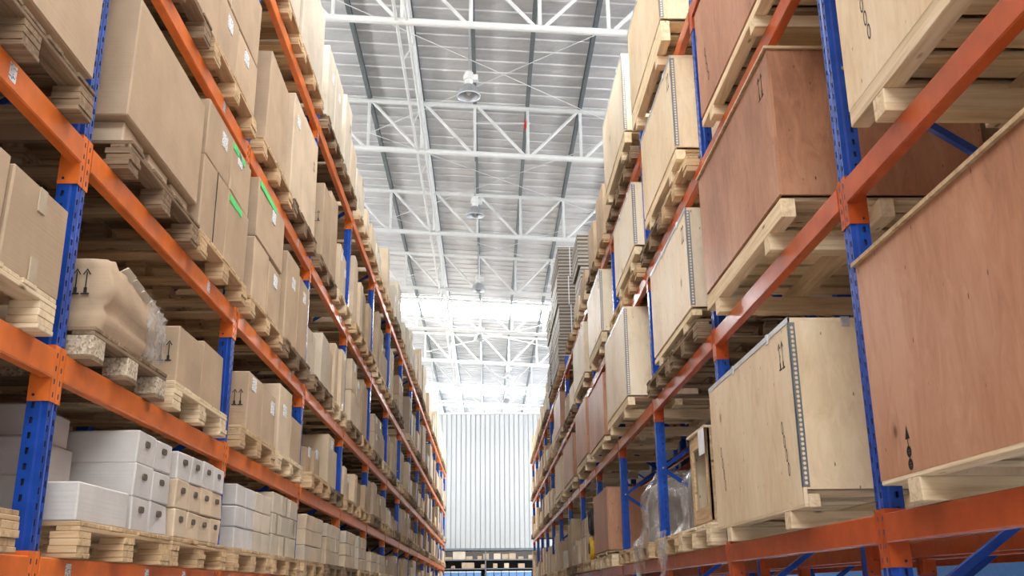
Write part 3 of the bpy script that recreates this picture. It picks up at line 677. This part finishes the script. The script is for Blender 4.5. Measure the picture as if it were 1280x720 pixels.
# third shelf
z2 = top(K, 2)+PH
pallet(K, -1, 2, 3.27, 1.15, 'aged', e=.09); pallet(K, -1, 2, 2.0, 1.15, 'aged')
carton(K, -1, 2, 2.7, 3.88, z2+.08, z2+.98, 'card', .06, 1.0, '', look='huge plain tan carton'); 
for c in range(3): carton(K, -1, 2, 2.75+c*.37, 3.05+c*.37, z2, z2+.075, 'card_light', .02, .95, '', look='flat pale carton')
pallet(K, 0, 2, 4.88, 1.15, 'aged', e=.09); pallet(K, 0, 2, 6.09, 1.15, 'pine', e=.09)
carton(K, 0, 2, 4.30, 5.46, z2+.13, z2+.78, 'card', .06, 1.0, '', look='long plain tan carton', rz=0)
for c in range(3): carton(K, 0, 2, 4.36+c*.38, 4.66+c*.38, z2, z2+.125, 'card_light', .02, .95, '', look='flat pale carton')
for y0, y1, hh, mt, op in ((5.53, 6.08, .5, 'card', 'v'), (6.085, 6.63, .5, 'card', 'g')): carton(K, 0, 2, y0, y1, z2, z2+hh, mt, .07, .95, op)
for y0, y1, mt, op in ((5.53, 6.08, 'card', 's'), (6.085, 6.63, 'card', 'gs')): carton(K, 0, 2, y0, y1, z2+.505, z2+.88, mt, .065, .95, op)
pallet(K, 1, 2, 7.42, 1.15, 'pine'); pallet(K, 1, 2, 8.7, 1.15, 'aged')
for y0, y1, h0, hh, op in ((6.92, 7.4, 0, .48, ''), (7.41, 7.88, 0, .45, 's'), (6.92, 7.88, .485, .96, 'gs'), (8.1, 8.62, 0, .78, 's'), (8.63, 9.15, 0, .72, 's')): carton(K, 1, 2, y0, y1, z2+h0, z2+hh, 'card', .06, .95, op)
# fourth shelf
z3 = top(K, 3)+PH
pallet(K, -1, 3, 3.3, 1.15, 'pine'); pallet(K, 0, 3, 4.8, 1.15, 'aged'); pallet(K, 0, 3, 6.05, 1.15, 'pine')
carton(K, -1, 3, 2.75, 3.85, z3, z3+.9, 'card', .06, 1, '')
for y0, y1, h0, hh, op in ((4.3, 5.0, 0, .95, ''), (5.05, 5.55, 0, .42, 's'), (5.56, 6.05, 0, .42, 's'), (6.06, 6.6, 0, .42, 's'), (5.05, 5.8, .425, .95, 's'), (5.81, 6.6, .425, .95, 's')): carton(K, 0, 3, y0, y1, z3+h0, z3+hh, 'card', .06, .95, op)
pallet(K, 1, 3, 7.45, 1.15, 'pine'); pallet(K, 1, 3, 8.7, 1.15, 'aged')
for y0, y1, hh, mt, op in ((7.0, 7.75, .82, 'card', ''), (8.0, 8.5, .98, 'card_light', 's'), (8.51, 9.2, 1.0, 'card_light', 'A')): carton(K, 1, 3, y0, y1, z3+.0, z3+hh, mt, .06, .95, op)
# top shelf
z4 = top(K, 4)+PH
for b, k in ((0, 'pine'), (1, 'pine'), (2, 'aged')):
    for q_ in (0, 1): pallet(K, b, 4, DL+b*S+.72+q_*1.24, 1.15, k)
for bay, y0, y1, hh, mt, op in ((0, 4.3, 5.4, .9, 'card', ''), (0, 5.5, 6.6, 1.0, 'card_light', ''), (1, 6.95, 7.95, 1.0, 'card_cream', 'g'), (1, 8.1, 9.2, .95, 'card_cream', 'g'), (2, 9.55, 10.05, .85, 'card_cream', 's'), (2, 10.06, 10.6, .85, 'card_cream', 's'), (2, 10.85, 11.4, .95, 'card_cream', 'A'), (2, 11.42, 11.95, .6, 'card_light', '')): carton(K, bay, 4, y0, y1, z4, z4+hh, mt, .06, .9, op)
# ---------------------------------------------------------------- left rack, farther bays
rng = random.Random(21)
pk = ['pine', 'aged', 'pine', 'pale', 'aged', 'pine']
hmax = [.5, .66, .93, 1.2, 1.3]
FAR = MB(); far_m = ['card', 'card_light', 'card_cream', 'card_white', 'card_grey']
for b in range(2, 14):
    for lv in range(5):
        if lv == 4 and b == 2: continue
        for q_ in (0, 1):
            yc = DL+b*S+.73+q_*1.24+rng.uniform(-.02, .03)
            if rng.random() < .05 and b > 4: continue
            pallet(K, b, lv, yc, 1.15, rng.choice(pk), e=rng.uniform(.06, .1))
            n = rng.choice([2, 2, 3] if b < 6 else [1, 2, 2] if b < 9 else [1, 1, 2]); full = rng.uniform(.7, .98)
            if lv == 0 and b < 5:
                n = 3; rows = 3 if b < 4 else 2
                for r_ in range(rows):
                    for c in range(n): w_ = full/n; carton(K, b, lv, yc-full/2+c*w_, yc-full/2+(c+1)*w_-.006, top(K, lv)+PH+r_*.145, top(K, lv)+PH+r_*.145+.143, rng.choice(['card_light', 'card_cream', 'card_light']), .05, .6, '')
                continue
            y = yc-full/2; two = rng.random() < .22 and lv in (1, 2, 3) and b < 8
            hh = hmax[lv]*rng.choice([.42, .52, .62, .72, .8, .88]); mt = rng.choice(['card', 'card', 'card_light', 'card_cream', 'card_light', 'card_grey'] if lv < 4 else ['card_cream', 'card_light', 'card_cream'])
            for c in range(n):
                w_ = full/n; h2 = hh*rng.choice([1, 1, 1, .9, .8]); op = rng.choice(['s', '', 't', 's', '', 'a', 'o' if b == 3 and lv == 1 else ''])
                if b > 7: op = op.replace('t', '').replace('a', '')
                if two:
                    carton(K, b, lv, y, y+w_-.008, top(K, lv)+PH, top(K, lv)+PH+h2*.5, mt, .05, .85, op); carton(K, b, lv, y, y+w_-.008, top(K, lv)+PH+h2*.5+.003, top(K, lv)+PH+h2, mt, .05, .85, 's')
                else: carton(K, b, lv, y, y+w_-.008, top(K, lv)+PH, top(K, lv)+PH+h2, mt, rng.uniform(-.04, .06), .85, op)
                y += w_
# crushed carton with torn film, second shelf
def torn_carton():
    y0, y1, za, zb_ = TORN; dp = .8; rg = random.Random(3)
    root = empty('carton', (AL+.07-dp/2, (y0+y1)/2, za+H+.001)); mb = MB(); n = 14; m = 9; wy = y1-y0; hz = zb_-za
    # wrap of four side faces with crumple, plus sagging top
    ring = []; per = []
    for k in range(n*4):
        s_, t_ = divmod(k, n); u = t_/n
        p = [(-dp/2+dp*u, -wy/2), (dp/2, -wy/2+wy*u), (dp/2-dp*u, wy/2), (-dp/2, wy/2-wy*u)][s_]; per.append((p, s_, u))
    b = 0
    for j in range(m+1):
        v = j/m
        for k, (p, s_, u) in enumerate(per):
            dx = dy = 0; fr = s_ == 1
            drop = (max(0, u-.25)*.30 if s_ == 1 else .22*(1-u)+.0 if s_ == 2 else 0)*hz if s_ in (1, 2) else 0
            cr = .006 if s_ in (1, 2) else .002
            bul = math.sin(v*math.pi)*(.035 if fr else .01)-(.03*math.exp(-((v-.35)/.08)**2) if fr or (s_ == 0 and u > .5) else 0)
            q = Vector((p[0], p[1], 0)); c = Vector((p[0]*.0, p[1]*.0, 0)); out = {0: Vector((0, -1, 0)), 1: Vector((1, 0, 0)), 2: Vector((0, 1, 0)), 3: Vector((-1, 0, 0))}[s_]
            r1 = rg.uniform(-1, 1)*cr*(1 if 0 < j else .2)
            z = v*(hz-drop)+(rg.uniform(-.02, .02) if j == m and s_ in (1, 2) else 0)
            q = q+out*(bul+r1); mb.v.append((q.x, q.y, max(0, z)))
    N = n*4
    for j in range(m):
        for k in range(N): mb.f.append((j*N+k, j*N+(k+1) % N, (j+1)*N+(k+1) % N, (j+1)*N+k)); mb.m.append(0)
    mb.f.append(tuple((m)*N+k for k in range(0, N))); mb.m.append(0)
    mb.build('body', M['card'], root, smooth=True)
    arrows_mb('y', .305, hz*.66, .062, -wy/2-.014).build('printed_arrows', M['ink'], root)
    mb = MB(); q = []   # film hanging over the far half of the aisle face
    for i in range(13):
        for j in range(9):
            u, v = i/12, j/8; q.append((dp/2+.03+.02*math.sin(i*2.1+j)+.004*rg.uniform(-1, 1)+.02*math.sin(v*3), wy*(.18+.34*u)+.01*math.sin(j*1.7), v*hz*(.95-.2*u)))
    mb.v = q
    for i in range(12):
        for j in range(8): mb.f.append((i*9+j, (i+1)*9+j, (i+1)*9+j+1, i*9+j+1)); mb.m.append(0)
    mb.build('torn_film', M['film'], root, smooth=True)
    for k in range(5):
        mb = MB(); u = -.15+.12*k; zt_ = hz*(1.0-.06*k); mb.v = [(dp/2-.03, u, zt_), (dp/2+.02, u+.02, zt_+.03), (dp/2+.03, u+.1, zt_+.01), (dp/2-.01, u+.11, zt_-.03), (dp/2, u+.05, zt_+.045)]
        mb.f = [(0, 1, 4), (1, 2, 4), (2, 3, 4), (3, 0, 4), (0, 3, 2, 1)]; mb.m = [0]*5; mb.build('torn_flap', M['card_cream'], root)
    o = root; o['label'] = 'crushed tan carton with torn top and film, left rack on chip block pallet'; o['category'] = 'carton'
torn_carton()
# ---------------------------------------------------------------- back row, left (dim)
A2 = AL-DEP-.3
for b in range(-1, 5):
    for lv in range(5):
        for q_ in (0, 1):
            yc = DL+b*S+.73+q_*1.24
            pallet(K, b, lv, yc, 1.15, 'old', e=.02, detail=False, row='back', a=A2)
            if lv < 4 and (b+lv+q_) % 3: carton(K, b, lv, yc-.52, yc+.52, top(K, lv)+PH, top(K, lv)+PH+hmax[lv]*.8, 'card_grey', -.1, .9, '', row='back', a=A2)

# ================================================================ right rack loads
K = 'right'
A2 = AR+DEP+.3
crate(K, -1, 0, 1.95, 3.86, .47, 1.29, 'ply_red', .1, 1.3, False, 'r', lid=True, skirt=.07, look='big red brown plywood crate, black arrow mark', frame='pale')
# arrow and ring mark on the big crate
mk = MB(); xx = AR-.1-.0012
def disc(cy, cz, r0, r1, n=20):
    for q_ in range(n):
        a0, a1 = 2*math.pi*q_/n, 2*math.pi*(q_+1)/n
        mk.q([(0, cy+math.cos(a0)*r0, cz+math.sin(a0)*r0), (0, cy+math.cos(a1)*r0, cz+math.sin(a1)*r0), (0, cy+math.cos(a1)*r1, cz+math.sin(a1)*r1), (0, cy+math.cos(a0)*r1, cz+math.sin(a0)*r1)])
disc(0, .02, .008, .021); disc(0, .066, .008, .021)
mk.q([(0, -.003, 0), (0, .003, 0), (0, .003, .13), (0, -.003, .13)]); mk.q([(0, -.02, .112), (0, .02, .112), (0, 0, .165)])
for cz in (.02, .066): mk.q([(0, -.016, cz-.003), (0, .016, cz-.003), (0, .016, cz+.003), (0, -.016, cz+.003)])
big = REG[-1][0]; o = mk.build('printed_arrow', M['ink'], big, (-1.3/2-.0015, .66, .115))
crate(K, 0, 0, 4.86, 6.75, .47, 1.33, 'ply', .09, 1.15, True, 'acC', look='light plywood crate with perforated steel corner', frame='pale', skirt=.07)
# right: second shelf
crate(K, -1, 1, 1.7, 3.78, 2.0, 2.95, 'ply', .08, 1.25, False, 'C', look='light crate with chain mark', skirt=.03)
crate(K, 0, 1, 4.82, 6.66, 2.02, 2.90, 'ply_red', .08, 1.15, False, 'a', lid=True, look='red brown crate with projecting lid')
crate(K, 1, 1, 7.18, 8.92, 2.08, 2.88, 'ply_pale', .08, 1.1, True, 'a', look='pale crate with steel corner strip', zbase=top(K, 1)+PH)
pallet(K, 1, 1, 7.62, 1.15, 'aged'); pallet(K, 1, 1, 8.85, 1.15, 'aged')
crate(K, 2, 1, 10.3, 12.12, 2.0, 2.97, 'ply_pale', .15, 1.1, True, '', look='pale crate with steel corner strip')
crate(K, 3, 1, 12.72, 14.62, 1.95, 2.76, 'ply_red', .12, 1.0, False, '')
crate(K, 4, 1, 15.08, 16.9, 2.02, 2.88, 'ply_red', .12, 1.0, False, '')
crate(K, 5, 1, 17.85, 20.1, 1.98, 2.75, 'ply_red', .1, 1.0, False, '')
# third shelf
crate(K, -1, 2, 1.9, 3.72, 3.42, 4.2, 'ply', .1, 1.15, False, '')
crate(K, 0, 2, 4.72, 6.42, 3.29, 4.12, 'ply_red', .08, 1.15, False, 'C', look='red brown crate above a lidded one')
crate(K, 1, 2, 7.34, 9.0, 3.5, 4.34, 'ply', .09, 1.1, True, 'a', look='light crate with steel corner strip', zbase=top(K, 2)+PH)
pallet(K, 1, 2, 7.6, 1.15, 'pine'); pallet(K, 1, 2, 8.85, 1.15, 'aged')
crate(K, 2, 2, 9.72, 11.3, 3.5, 4.2, 'ply_pale', .09, 1.1, True, '', zbase=top(K, 2)+PH, look='pale crate with steel corner strip')
pallet(K, 2, 2, 10.3, 1.15, 'pine'); pallet(K, 2, 2, 11.52, 1.1, 'pine')
crate(K, 3, 2, 12.9, 14.6, 3.4, 4.27, 'ply_pale', .09, 1.1, True, 'a', look='pale crate with steel corner strip')
# top shelf
crate(K, 0, 3, 4.7, 6.5, 4.75, 5.6, 'ply', .1, 1.15, True, '')
crate(K, 1, 3, 7.5, 9.3, 4.82, 5.75, 'ply', .12, 1.1, True, 'a', look='light crate with steel corner strip')
crate(K, 2, 3, 9.85, 11.7, 4.9, 5.85, 'ply_pale', .12, 1.1, True, '', zbase=top(K, 3)+PH, look='pale crate with white steel corner')
pallet(K, 2, 3, 10.3, 1.15, 'aged'); pallet(K, 2, 3, 11.52, 1.1, 'aged')
# second column of near crate above the frame edge: seen from below at top right
# third shelf first bay: big crate whose slatted floor is seen from below
# ---- open frame crate with a machine coil on pallet (lowest shelf, second bay)
pallet(K, 1, 0, 7.54, 1.2, 'pale', e=.1)
def open_crate(y0, y1, zb, z1, dp=.8):
    root = empty('slatted_crate', (AR-.09+dp/2, (y0+y1)/2, zb+H+.001)); w2 = (y1-y0)/2; h = z1-zb; fr = .105; t_ = .02
    root['label'] = 'open framed wooden crate with a round coil showing inside, right rack'; root['category'] = 'crate'
    for s_ in (-1, 1):
        xf = s_*(dp/2-t_)
        for y in (-w2, w2-fr): mb = MB(); mb.rbox(xf, xf+t_, y, y+fr, 0, h, .002); mb.build('frame_board', M['pineX'], root)
        for z in (0, h-fr): mb = MB(); mb.rbox(xf, xf+t_, -w2+fr, w2-fr, z, z+fr, .002); mb.build('frame_board', M['pineY'], root)
    for s_ in (-1, 1):
        yf = -w2 if s_ < 0 else w2-t_
        for x in (-dp/2+t_, dp/2-t_-fr): mb = MB(); mb.rbox(x, x+fr, yf, yf+t_, 0, h, .002); mb.build('frame_board', M['pineX'], root)
        for z in (0, h-fr, h/2-fr/2): mb = MB(); mb.rbox(-dp/2+t_+fr, dp/2-t_-fr, yf, yf+t_, z, z+fr, .002); mb.build('frame_board', M['pineX'], root)
    mb = MB(); mb.rbox(-dp/2, dp/2, -w2, w2, h, h+.018, .002); mb.build('lid', M['ply'], root)
    mb = MB(); mb.box(dp/2-t_-.012, dp/2-t_-.001, -w2+t_+.001, w2-t_-.001, 0, h); mb.box(-dp/2+t_+.002, dp/2-t_-.013, w2-t_-.012, w2-t_-.001, 0, h); mb.build('backing_panel', M['ply'], root)
    mb = MB(); mb.box(-dp/2-.002, -dp/2-.0008, -w2-.0, -w2+.2, h*.72, h); mb.build('white_label', M['whitebin'], root)
    # the coil
    c = empty('cable_coil', (AR-.09+dp/2, (y0+y1)/2, zb+H+.02)); c['label'] = 'pale round cable coil standing inside the open framed crate'; c['category'] = 'coil'
    for k in range(6):
        mb = MB(); n = 28; R = .2-.012*(k % 2); x = -.16+k*.06
        prev = None
        for q_ in range(n):
            a0, a1 = 2*math.pi*q_/n, 2*math.pi*(q_+1)/n
            mb.tube((x, math.cos(a0)*R, .215+math.sin(a0)*R), (x, math.cos(a1)*R, .215+math.sin(a1)*R), .014, 6)
        mb.build('loop', M['whitebin' if k % 2 else 'rubber'], c)
open_crate(7.0, 7.64, top(K, 0)+PH+.02, 1.12)
# ---- shrink wrapped drums
def wrapped(yc, r_, h, name_lab, xo=.55):
    z0 = top(K, 0)+PH+H+.001; root = empty('wrapped_bundle', (AR+xo-.1, yc, z0)); root['label'] = name_lab; root['category'] = 'bundle'; rg = random.Random(int(yc*10))
    mb = MB(); mb.lathe([(0, 0), (r_*.9, 0), (r_*.93, h*.05), (r_*.93, h*.55), (r_*.86, h*.8), (r_*.5, h*.93), (0, h*.95)], 28); mb.build('machine_body', M['machine'], root, smooth=True)
    mb = MB(); n, m = 40, 14
    for j in range(m+1):
        v = j/m; base = r_*(1.06 if v < .72 else 1.06-(v-.72)*2.4*.5)+(.10*(1-v)**6)
        for k in range(n): a_ = 2*math.pi*k/n; rr = base+rg.uniform(-.012, .012)+.014*math.sin(5*a_+j*.7); mb.v.append((rr*math.cos(a_), rr*math.sin(a_)*1.05, v*h))
    for j in range(m):
        for k in range(n): mb.f.append((j*n+k, j*n+(k+1) % n, (j+1)*n+(k+1) % n, (j+1)*n+k)); mb.m.append(0)
    mb.f.append(tuple(m*n+k for k in range(n))); mb.m.append(0); mb.build('stretch_film', M['film'], root, smooth=True)
    mb = MB(); n = 14
    for q_ in range(n): a0, a1 = math.pi*q_/n, math.pi*(q_+1)/n; mb.tube((0, math.cos(a0)*.05, h*.95+math.sin(a0)*.05), (0, math.cos(a1)*.05, h*.95+math.sin(a1)*.05), .01, 6)
    mb.build('lifting_eye', M['machine'], root)
pallet(K, 1, 0, 8.76, 1.15, 'pine', e=.1); pallet(K, 2, 0, 10.3, 1.2, 'pine', e=.1); pallet(K, 2, 0, 11.55, 1.1, 'pine', e=.08)
wrapped(8.55, .34, .62, 'smaller film wrapped machine on the right rack beside the open crate', .5)
wrapped(10.35, .46, .72, 'larger film wrapped machine on the right rack behind a blue post', .55)
def film_drape(y, lab, w_=.5, h=.5, x=AR-.115, seed=1):
    rg = random.Random(seed); mb = MB(); n, m = 14, 10
    for i in range(n+1):
        for j in range(m+1):
            u, v = i/n, j/m; L_ = h*(.55+.45*math.sin(u*5+seed)**2)
            mb.v.append((-.03-.02*math.sin(u*17+v*3)-.015*rg.random(), (u-.5)*w_*(1-.35*v)+.02*math.sin(v*6+u*4), -v*L_))
    for i in range(n):
        for j in range(m): mb.f.append((i*(m+1)+j, (i+1)*(m+1)+j, (i+1)*(m+1)+j+1, i*(m+1)+j+1)); mb.m.append(0)
    o = mb.build('torn_film', M['film'], None, (x, y, top(K, 0)+PH+H+.04), True); tag(o, lab, 'plastic film', 'torn film drapes')
film_drape(10.0, 'torn clear film hanging over the beam below the larger wrapped machine', .9, .42, seed=2)
film_drape(8.6, 'torn clear film hanging over the beam below the smaller wrapped machine', .5, .4, seed=5)
# ---- red crate and odds and ends
pallet(K, 3, 0, 13.35, 1.15, 'pale'); 
crate(K, 3, 0, 12.9, 14.6, top(K, 0)+PH+.06, 1.28, 'ply_red', .1, 1.0, False, '', zbase=top(K, 0)+PH, look='narrow red brown crate beside wrapped goods'); pallet(K, 3, 0, 14.5, .8, 'pale')
pallet(K, 4, 0, 15.75, 1.15, 'pine', e=.1); pallet(K, 4, 0, 17.0, 1.1, 'pine', e=.1)
def torus(mb, R, r_, x, n=28, m=10):
    b = len(mb.v)
    for i in range(n):
        for j in range(m): a_, c_ = 2*math.pi*i/n, 2*math.pi*j/m; mb.v.append((x+r_*math.sin(c_), (R+r_*math.cos(c_))*math.cos(a_), R+r_+(R+r_*math.cos(c_))*math.sin(a_)))
    for i in range(n):
        for j in range(m): mb.f.append((b+i*m+j, b+((i+1) % n)*m+j, b+((i+1) % n)*m+(j+1) % m, b+i*m+(j+1) % m)); mb.m.append(0)
zr = top(K, 0)+PH+H+.001
r_ = empty('tyre', (AR-.02, 15.6, zr+.37)); tag(r_, 'black tyre lying on the yellow reel, right rack far bay', 'tyre'); mb = MB(); torus(mb, .16, .05, 0); mb.build('tread', M['rubber'], r_, smooth=True); mb = MB(); mb.tube((-.03, 0, .21), (.03, 0, .21), .1, 20); mb.build('hub', M['steel'], r_)
r_ = empty('hose_reel', (AR-.02, 15.75, zr)); tag(r_, 'yellow round reel below the black tyre, right rack far bay', 'reel'); mb = MB(); torus(mb, .14, .045, 0); mb.build('rim', M['yellow'], r_, smooth=True); mb = MB(); mb.tube((-.05, 0, .185), (.05, 0, .185), .08, 20); mb.build('hub', M['rubber'], r_)
carton(K, 4, 0, 16.0, 16.6, top(K, 0)+PH, 1.15, 'card_light', .03, .7, '')
mb = MB()
for k in range(5): mb.rbox(0, .55, 0, .5, k*.11, k*.11+.1, .01)
o = mb.build('plastic_crate_stack', M['bluebin'], None, (AR+.22, 15.4, zr)); tag(o, 'stack of blue plastic trays behind the black tyre, right rack', 'tray stack')
carton(K, 4, 0, 16.62, 17.4, top(K, 0)+PH, .85, 'card_light', .05, .8, 't'); carton(K, 4, 0, 16.7, 17.2, 0.865, 1.15, 'card', .04, .5, '')
# ---- farther bays
rng = random.Random(77)
hmr = [1.05, .92, .9, 1.1]
for b in range(3, 12):
    for lv in range(4):
        if (lv == 0 and b < 5) or (lv == 1 and b < 6) or (lv == 2 and b < 4): continue
        if lv == 3 and b in (5, 6, 7): continue
        if rng.random() < .18:
            crate(K, b, lv, DR+b*S+.3, DR+b*S+2.3, top(K, lv)+.2, top(K, lv)+.2+hmr[lv]*rng.uniform(.7, .95), rng.choice(['ply', 'ply_red', 'ply_pale']), .1, 1.0, False, ''); continue
        for q_ in (0, 1):
            yc = DR+b*S+.73+q_*1.24
            pallet(K, b, lv, yc, 1.15, rng.choice(pk), e=.08)
            n = rng.choice([1, 2, 2]); full = rng.uniform(.72, 1.04); y = yc-full/2; hh = hmr[lv]*rng.uniform(.35, .88); mt = rng.choice(['card', 'card_light', 'card_cream', 'ply', 'card'])
            for c in range(n): w_ = full/n; carton(K, b, lv, y, y+w_-.01, top(K, lv)+PH, top(K, lv)+PH+hh*rng.choice([1, .9, .8]), mt, .05, .85, rng.choice(['s', '', ''])); y += w_
# ---- tall piles of flat boards strapped in bundles, top shelf
t = NT('stacked board edges'); tc = t.n('ShaderNodeTexCoord'); wv = t.n('ShaderNodeTexWave', wave_type='BANDS', bands_direction='Z'); wv.inputs['Scale'].default_value = 4.2; wv.inputs['Distortion'].default_value = .6; t.l(tc.outputs['Object'], wv.inputs['Vector'])
r = ramp(t, [(.1, (.1, .08, .06)), (.5, (.25, .21, .165)), (.9, (.36, .31, .25))]); t.l(wv.outputs[0], r.inputs[0]); varied(t, r.outputs[0], False, .1); t.b.inputs['Roughness'].default_value = .5; M['sheets'] = t.m
def bundle(bay, y0, z0, n, xo, lab, wy=1.2, wx=.85, tilt=0):
    zc = z0
    for k in range(n):
        root = empty('board_bundle', (AR-.1+wx/2+xo+.02*((k % 2)*2-1), y0+wy/2, zc+H+.001)); h = .645+.03*(k % 2); mb = MB(); nn = 12; rg = random.Random(k+bay)
        for q_ in range(nn): j = rg.uniform(-.012, .012); mb.rbox(-wx/2+j, wx/2+j, -wy/2+j, wy/2+j, h*q_/nn, h*(q_+1)/nn-.003, .004)
        mb.build('boards', M['sheets'], root)
        mb = MB(); mb.box(wx*.0, wx*.28, -wy/2-.02, -wy/2-.014, .12 if k % 2 else .3, h*.7 if k % 2 else h-.02); mb.build('orange_sleeve', M['amber'], root)
        for u in (-.2, .18): mb = MB(); mb.box(wx*u-.008, wx*u+.008, -wy/2-.021, wy/2+.021, -.0005, .0005); mb.box(wx*u-.008, wx*u+.008, -wy/2-.022, -wy/2-.0205, 0, h); mb.box(wx*u-.008, wx*u+.008, -wy/2-.02, wy/2+.02, h-.003, h+.003); mb.build('strap', M['whitebin'], root)
        reg(root, 'grey brown strapped board bundle', 'bundle', 'right', bay, 3, y0, zc); zc += h+.004
zt = top(K, 3)+PH
for b_, yy in ((5, 18.4), (6, 21.0), (6, 22.3), (7, 23.7)): pallet(K, b_, 3, yy, 1.15, 'pine', e=.1)
bundle(5, 17.8, zt, 3, .22, ''); bundle(6, 20.45, zt, 4, 0, ''); bundle(6, 21.72, zt, 4, 0, ''); bundle(7, 23.15, zt, 3, 0, '')
# ---- back row, right (dim)
for b in range(-1, 4):
    for lv in range(4):
        kd = 'ply_red' if (b, lv) in ((-1, 1), (0, 2), (-1, 2), (2, 1)) else 'ply'
        if lv == 0:
            if b == -1: crate(K, b, lv, 1.62, 3.95, .5, 1.6, 'ply_red', 0, 1.0, False, '', row='back', a=A2)
            continue
        if (b+lv) % 2 or b < 0: crate(K, b, lv, DR+b*S+.2, DR+b*S+2.4, top(K, lv)+.2, top(K, lv)+hmr[lv], kd, 0, 1.0, False, '', row='back', a=A2)
        else:
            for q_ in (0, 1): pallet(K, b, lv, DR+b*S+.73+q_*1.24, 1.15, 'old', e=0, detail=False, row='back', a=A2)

for k, (y0, y1, hh, kd) in enumerate(((2.2, 3.6, 1.72, 'ply'), (4.0, 5.6, 1.78, 'ply_red'), (6.2, 7.7, 1.74, 'ply'), (8.6, 10.2, 1.8, 'ply_pale'))):
    crate(K, k-1, 0, y0, y1, -1.4, hh-H, kd, 0, 1.2, False, '', row='floor', a=5.6, zbase=-1.6)

# ================================================================ shelf at the end of the aisle
sx0, sx1 = -2.45, 2.45
root = empty('storage_shelf', (0, 45.1, 0)); tag(root, 'low grey storage shelf across the aisle end below the pale wall', 'shelf')
for x in (-2.4, -.1, 2.3):
    for y in (-.36, .34): mb = MB(); mb.rbox(x-.03, x+.03, y-.03, y+.03, 0, 1.78+H, .003); mb.build('post', M['purlin'], root)
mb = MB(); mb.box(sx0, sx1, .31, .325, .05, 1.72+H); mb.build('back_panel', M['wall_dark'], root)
for z in (1.0, 1.38): mb = MB(); mb.rbox(sx0, sx1, -.32, .3, z+H-.05, z+H, .004); mb.build('shelf_board', M['purlin'], root)
mb = MB(); mb.rbox(sx0, sx1, -.32, .3, H+.55, H+.6, .004); mb.build('shelf_board', M['purlin'], root)
rng = random.Random(9)
for z, lab, nn in ((1.38, 'upper', 12), (1.0, 'lower', 7)):
    x = -2.2
    for k in range(nn):
        w_ = rng.uniform(.16, .34) if k != 2 else .55; hh = rng.uniform(.1, .26) if k != 2 else (.33 if lab == 'upper' else .24)
        if x+w_ > 2.3: break
        mb = MB(); mb.rbox(-w_/2, w_/2, -.2, .15, 0, hh, .006); o = mb.build('carton', M[rng.choice(['card', 'card_light', 'card_cream', 'card'])], None, (x+w_/2, 45.02, z+H+.001))
        tag(o, 'small carton on the %s board of the end shelf, %s from the left' % (lab, ordw[k]), 'carton', 'small cartons on the end shelf'); x += w_+rng.choice([.03, .06, .12, .22] if lab == 'upper' else [.3, .4])
for k in range(12):
    x = -2.13+k*.335 if k < 6 else .09+(k-6)*.335; r_ = empty('storage_bin', (x, 44.98, H+.601)); tag(r_, 'blue and white storage bin on the end shelf, %s from the left' % ordw[k], 'bin', 'blue and white bins on the end shelf')
    mb = MB(); mb.rbox(-.15, .15, -.25, .2, 0, .22, .01); mb.build('bin_body', M['bluebin'], r_)
    mb = MB(); mb.rbox(-.155, .155, -.26, .2, .22, .27, .008); mb.build('bin_lid', M['whitebin'], r_)

flush_cartons()
# ================================================================ labels for everything that has to be counted
from collections import defaultdict
G = defaultdict(list)
for it in REG: G[(it[2], it[3], it[4], it[5], it[8])].append(it)
SH = {'left': ['lowest', 'second', 'third', 'fourth', 'top'], 'right': ['lowest', 'second', 'third', 'top']}
for (cat, side, bay, lv, row), its in G.items():
    its.sort(key=lambda i: (round(i[6], 1), i[7])); cols = []
    for it in its:
        for c in cols:
            if abs(c[0][6]-it[6]) < .12: c.append(it); break
        else: cols.append([it])
    for ci, c in enumerate(cols):
        c.sort(key=lambda i: (i[7], abs(i[0].location.x)))
        for ti, it in enumerate(c):
            rk = {'front': '%s rack', 'back': 'row behind %s rack', 'floor': 'floor beyond %s racks'}[row] % side
            s_ = '%s, %s, %s bay, %s shelf' % (it[1], rk, ordw[bay+1], SH[side][lv])
            if len(cols) > 1: s_ += ', %s along' % ordw[ci]
            if len(c) > 1: s_ += ', %s up' % ordw[ti]
            it[0]['label'] = s_; it[0]['group'] = '%ss on the %s shelf of the %s' % (cat, SH[side][lv], rk)
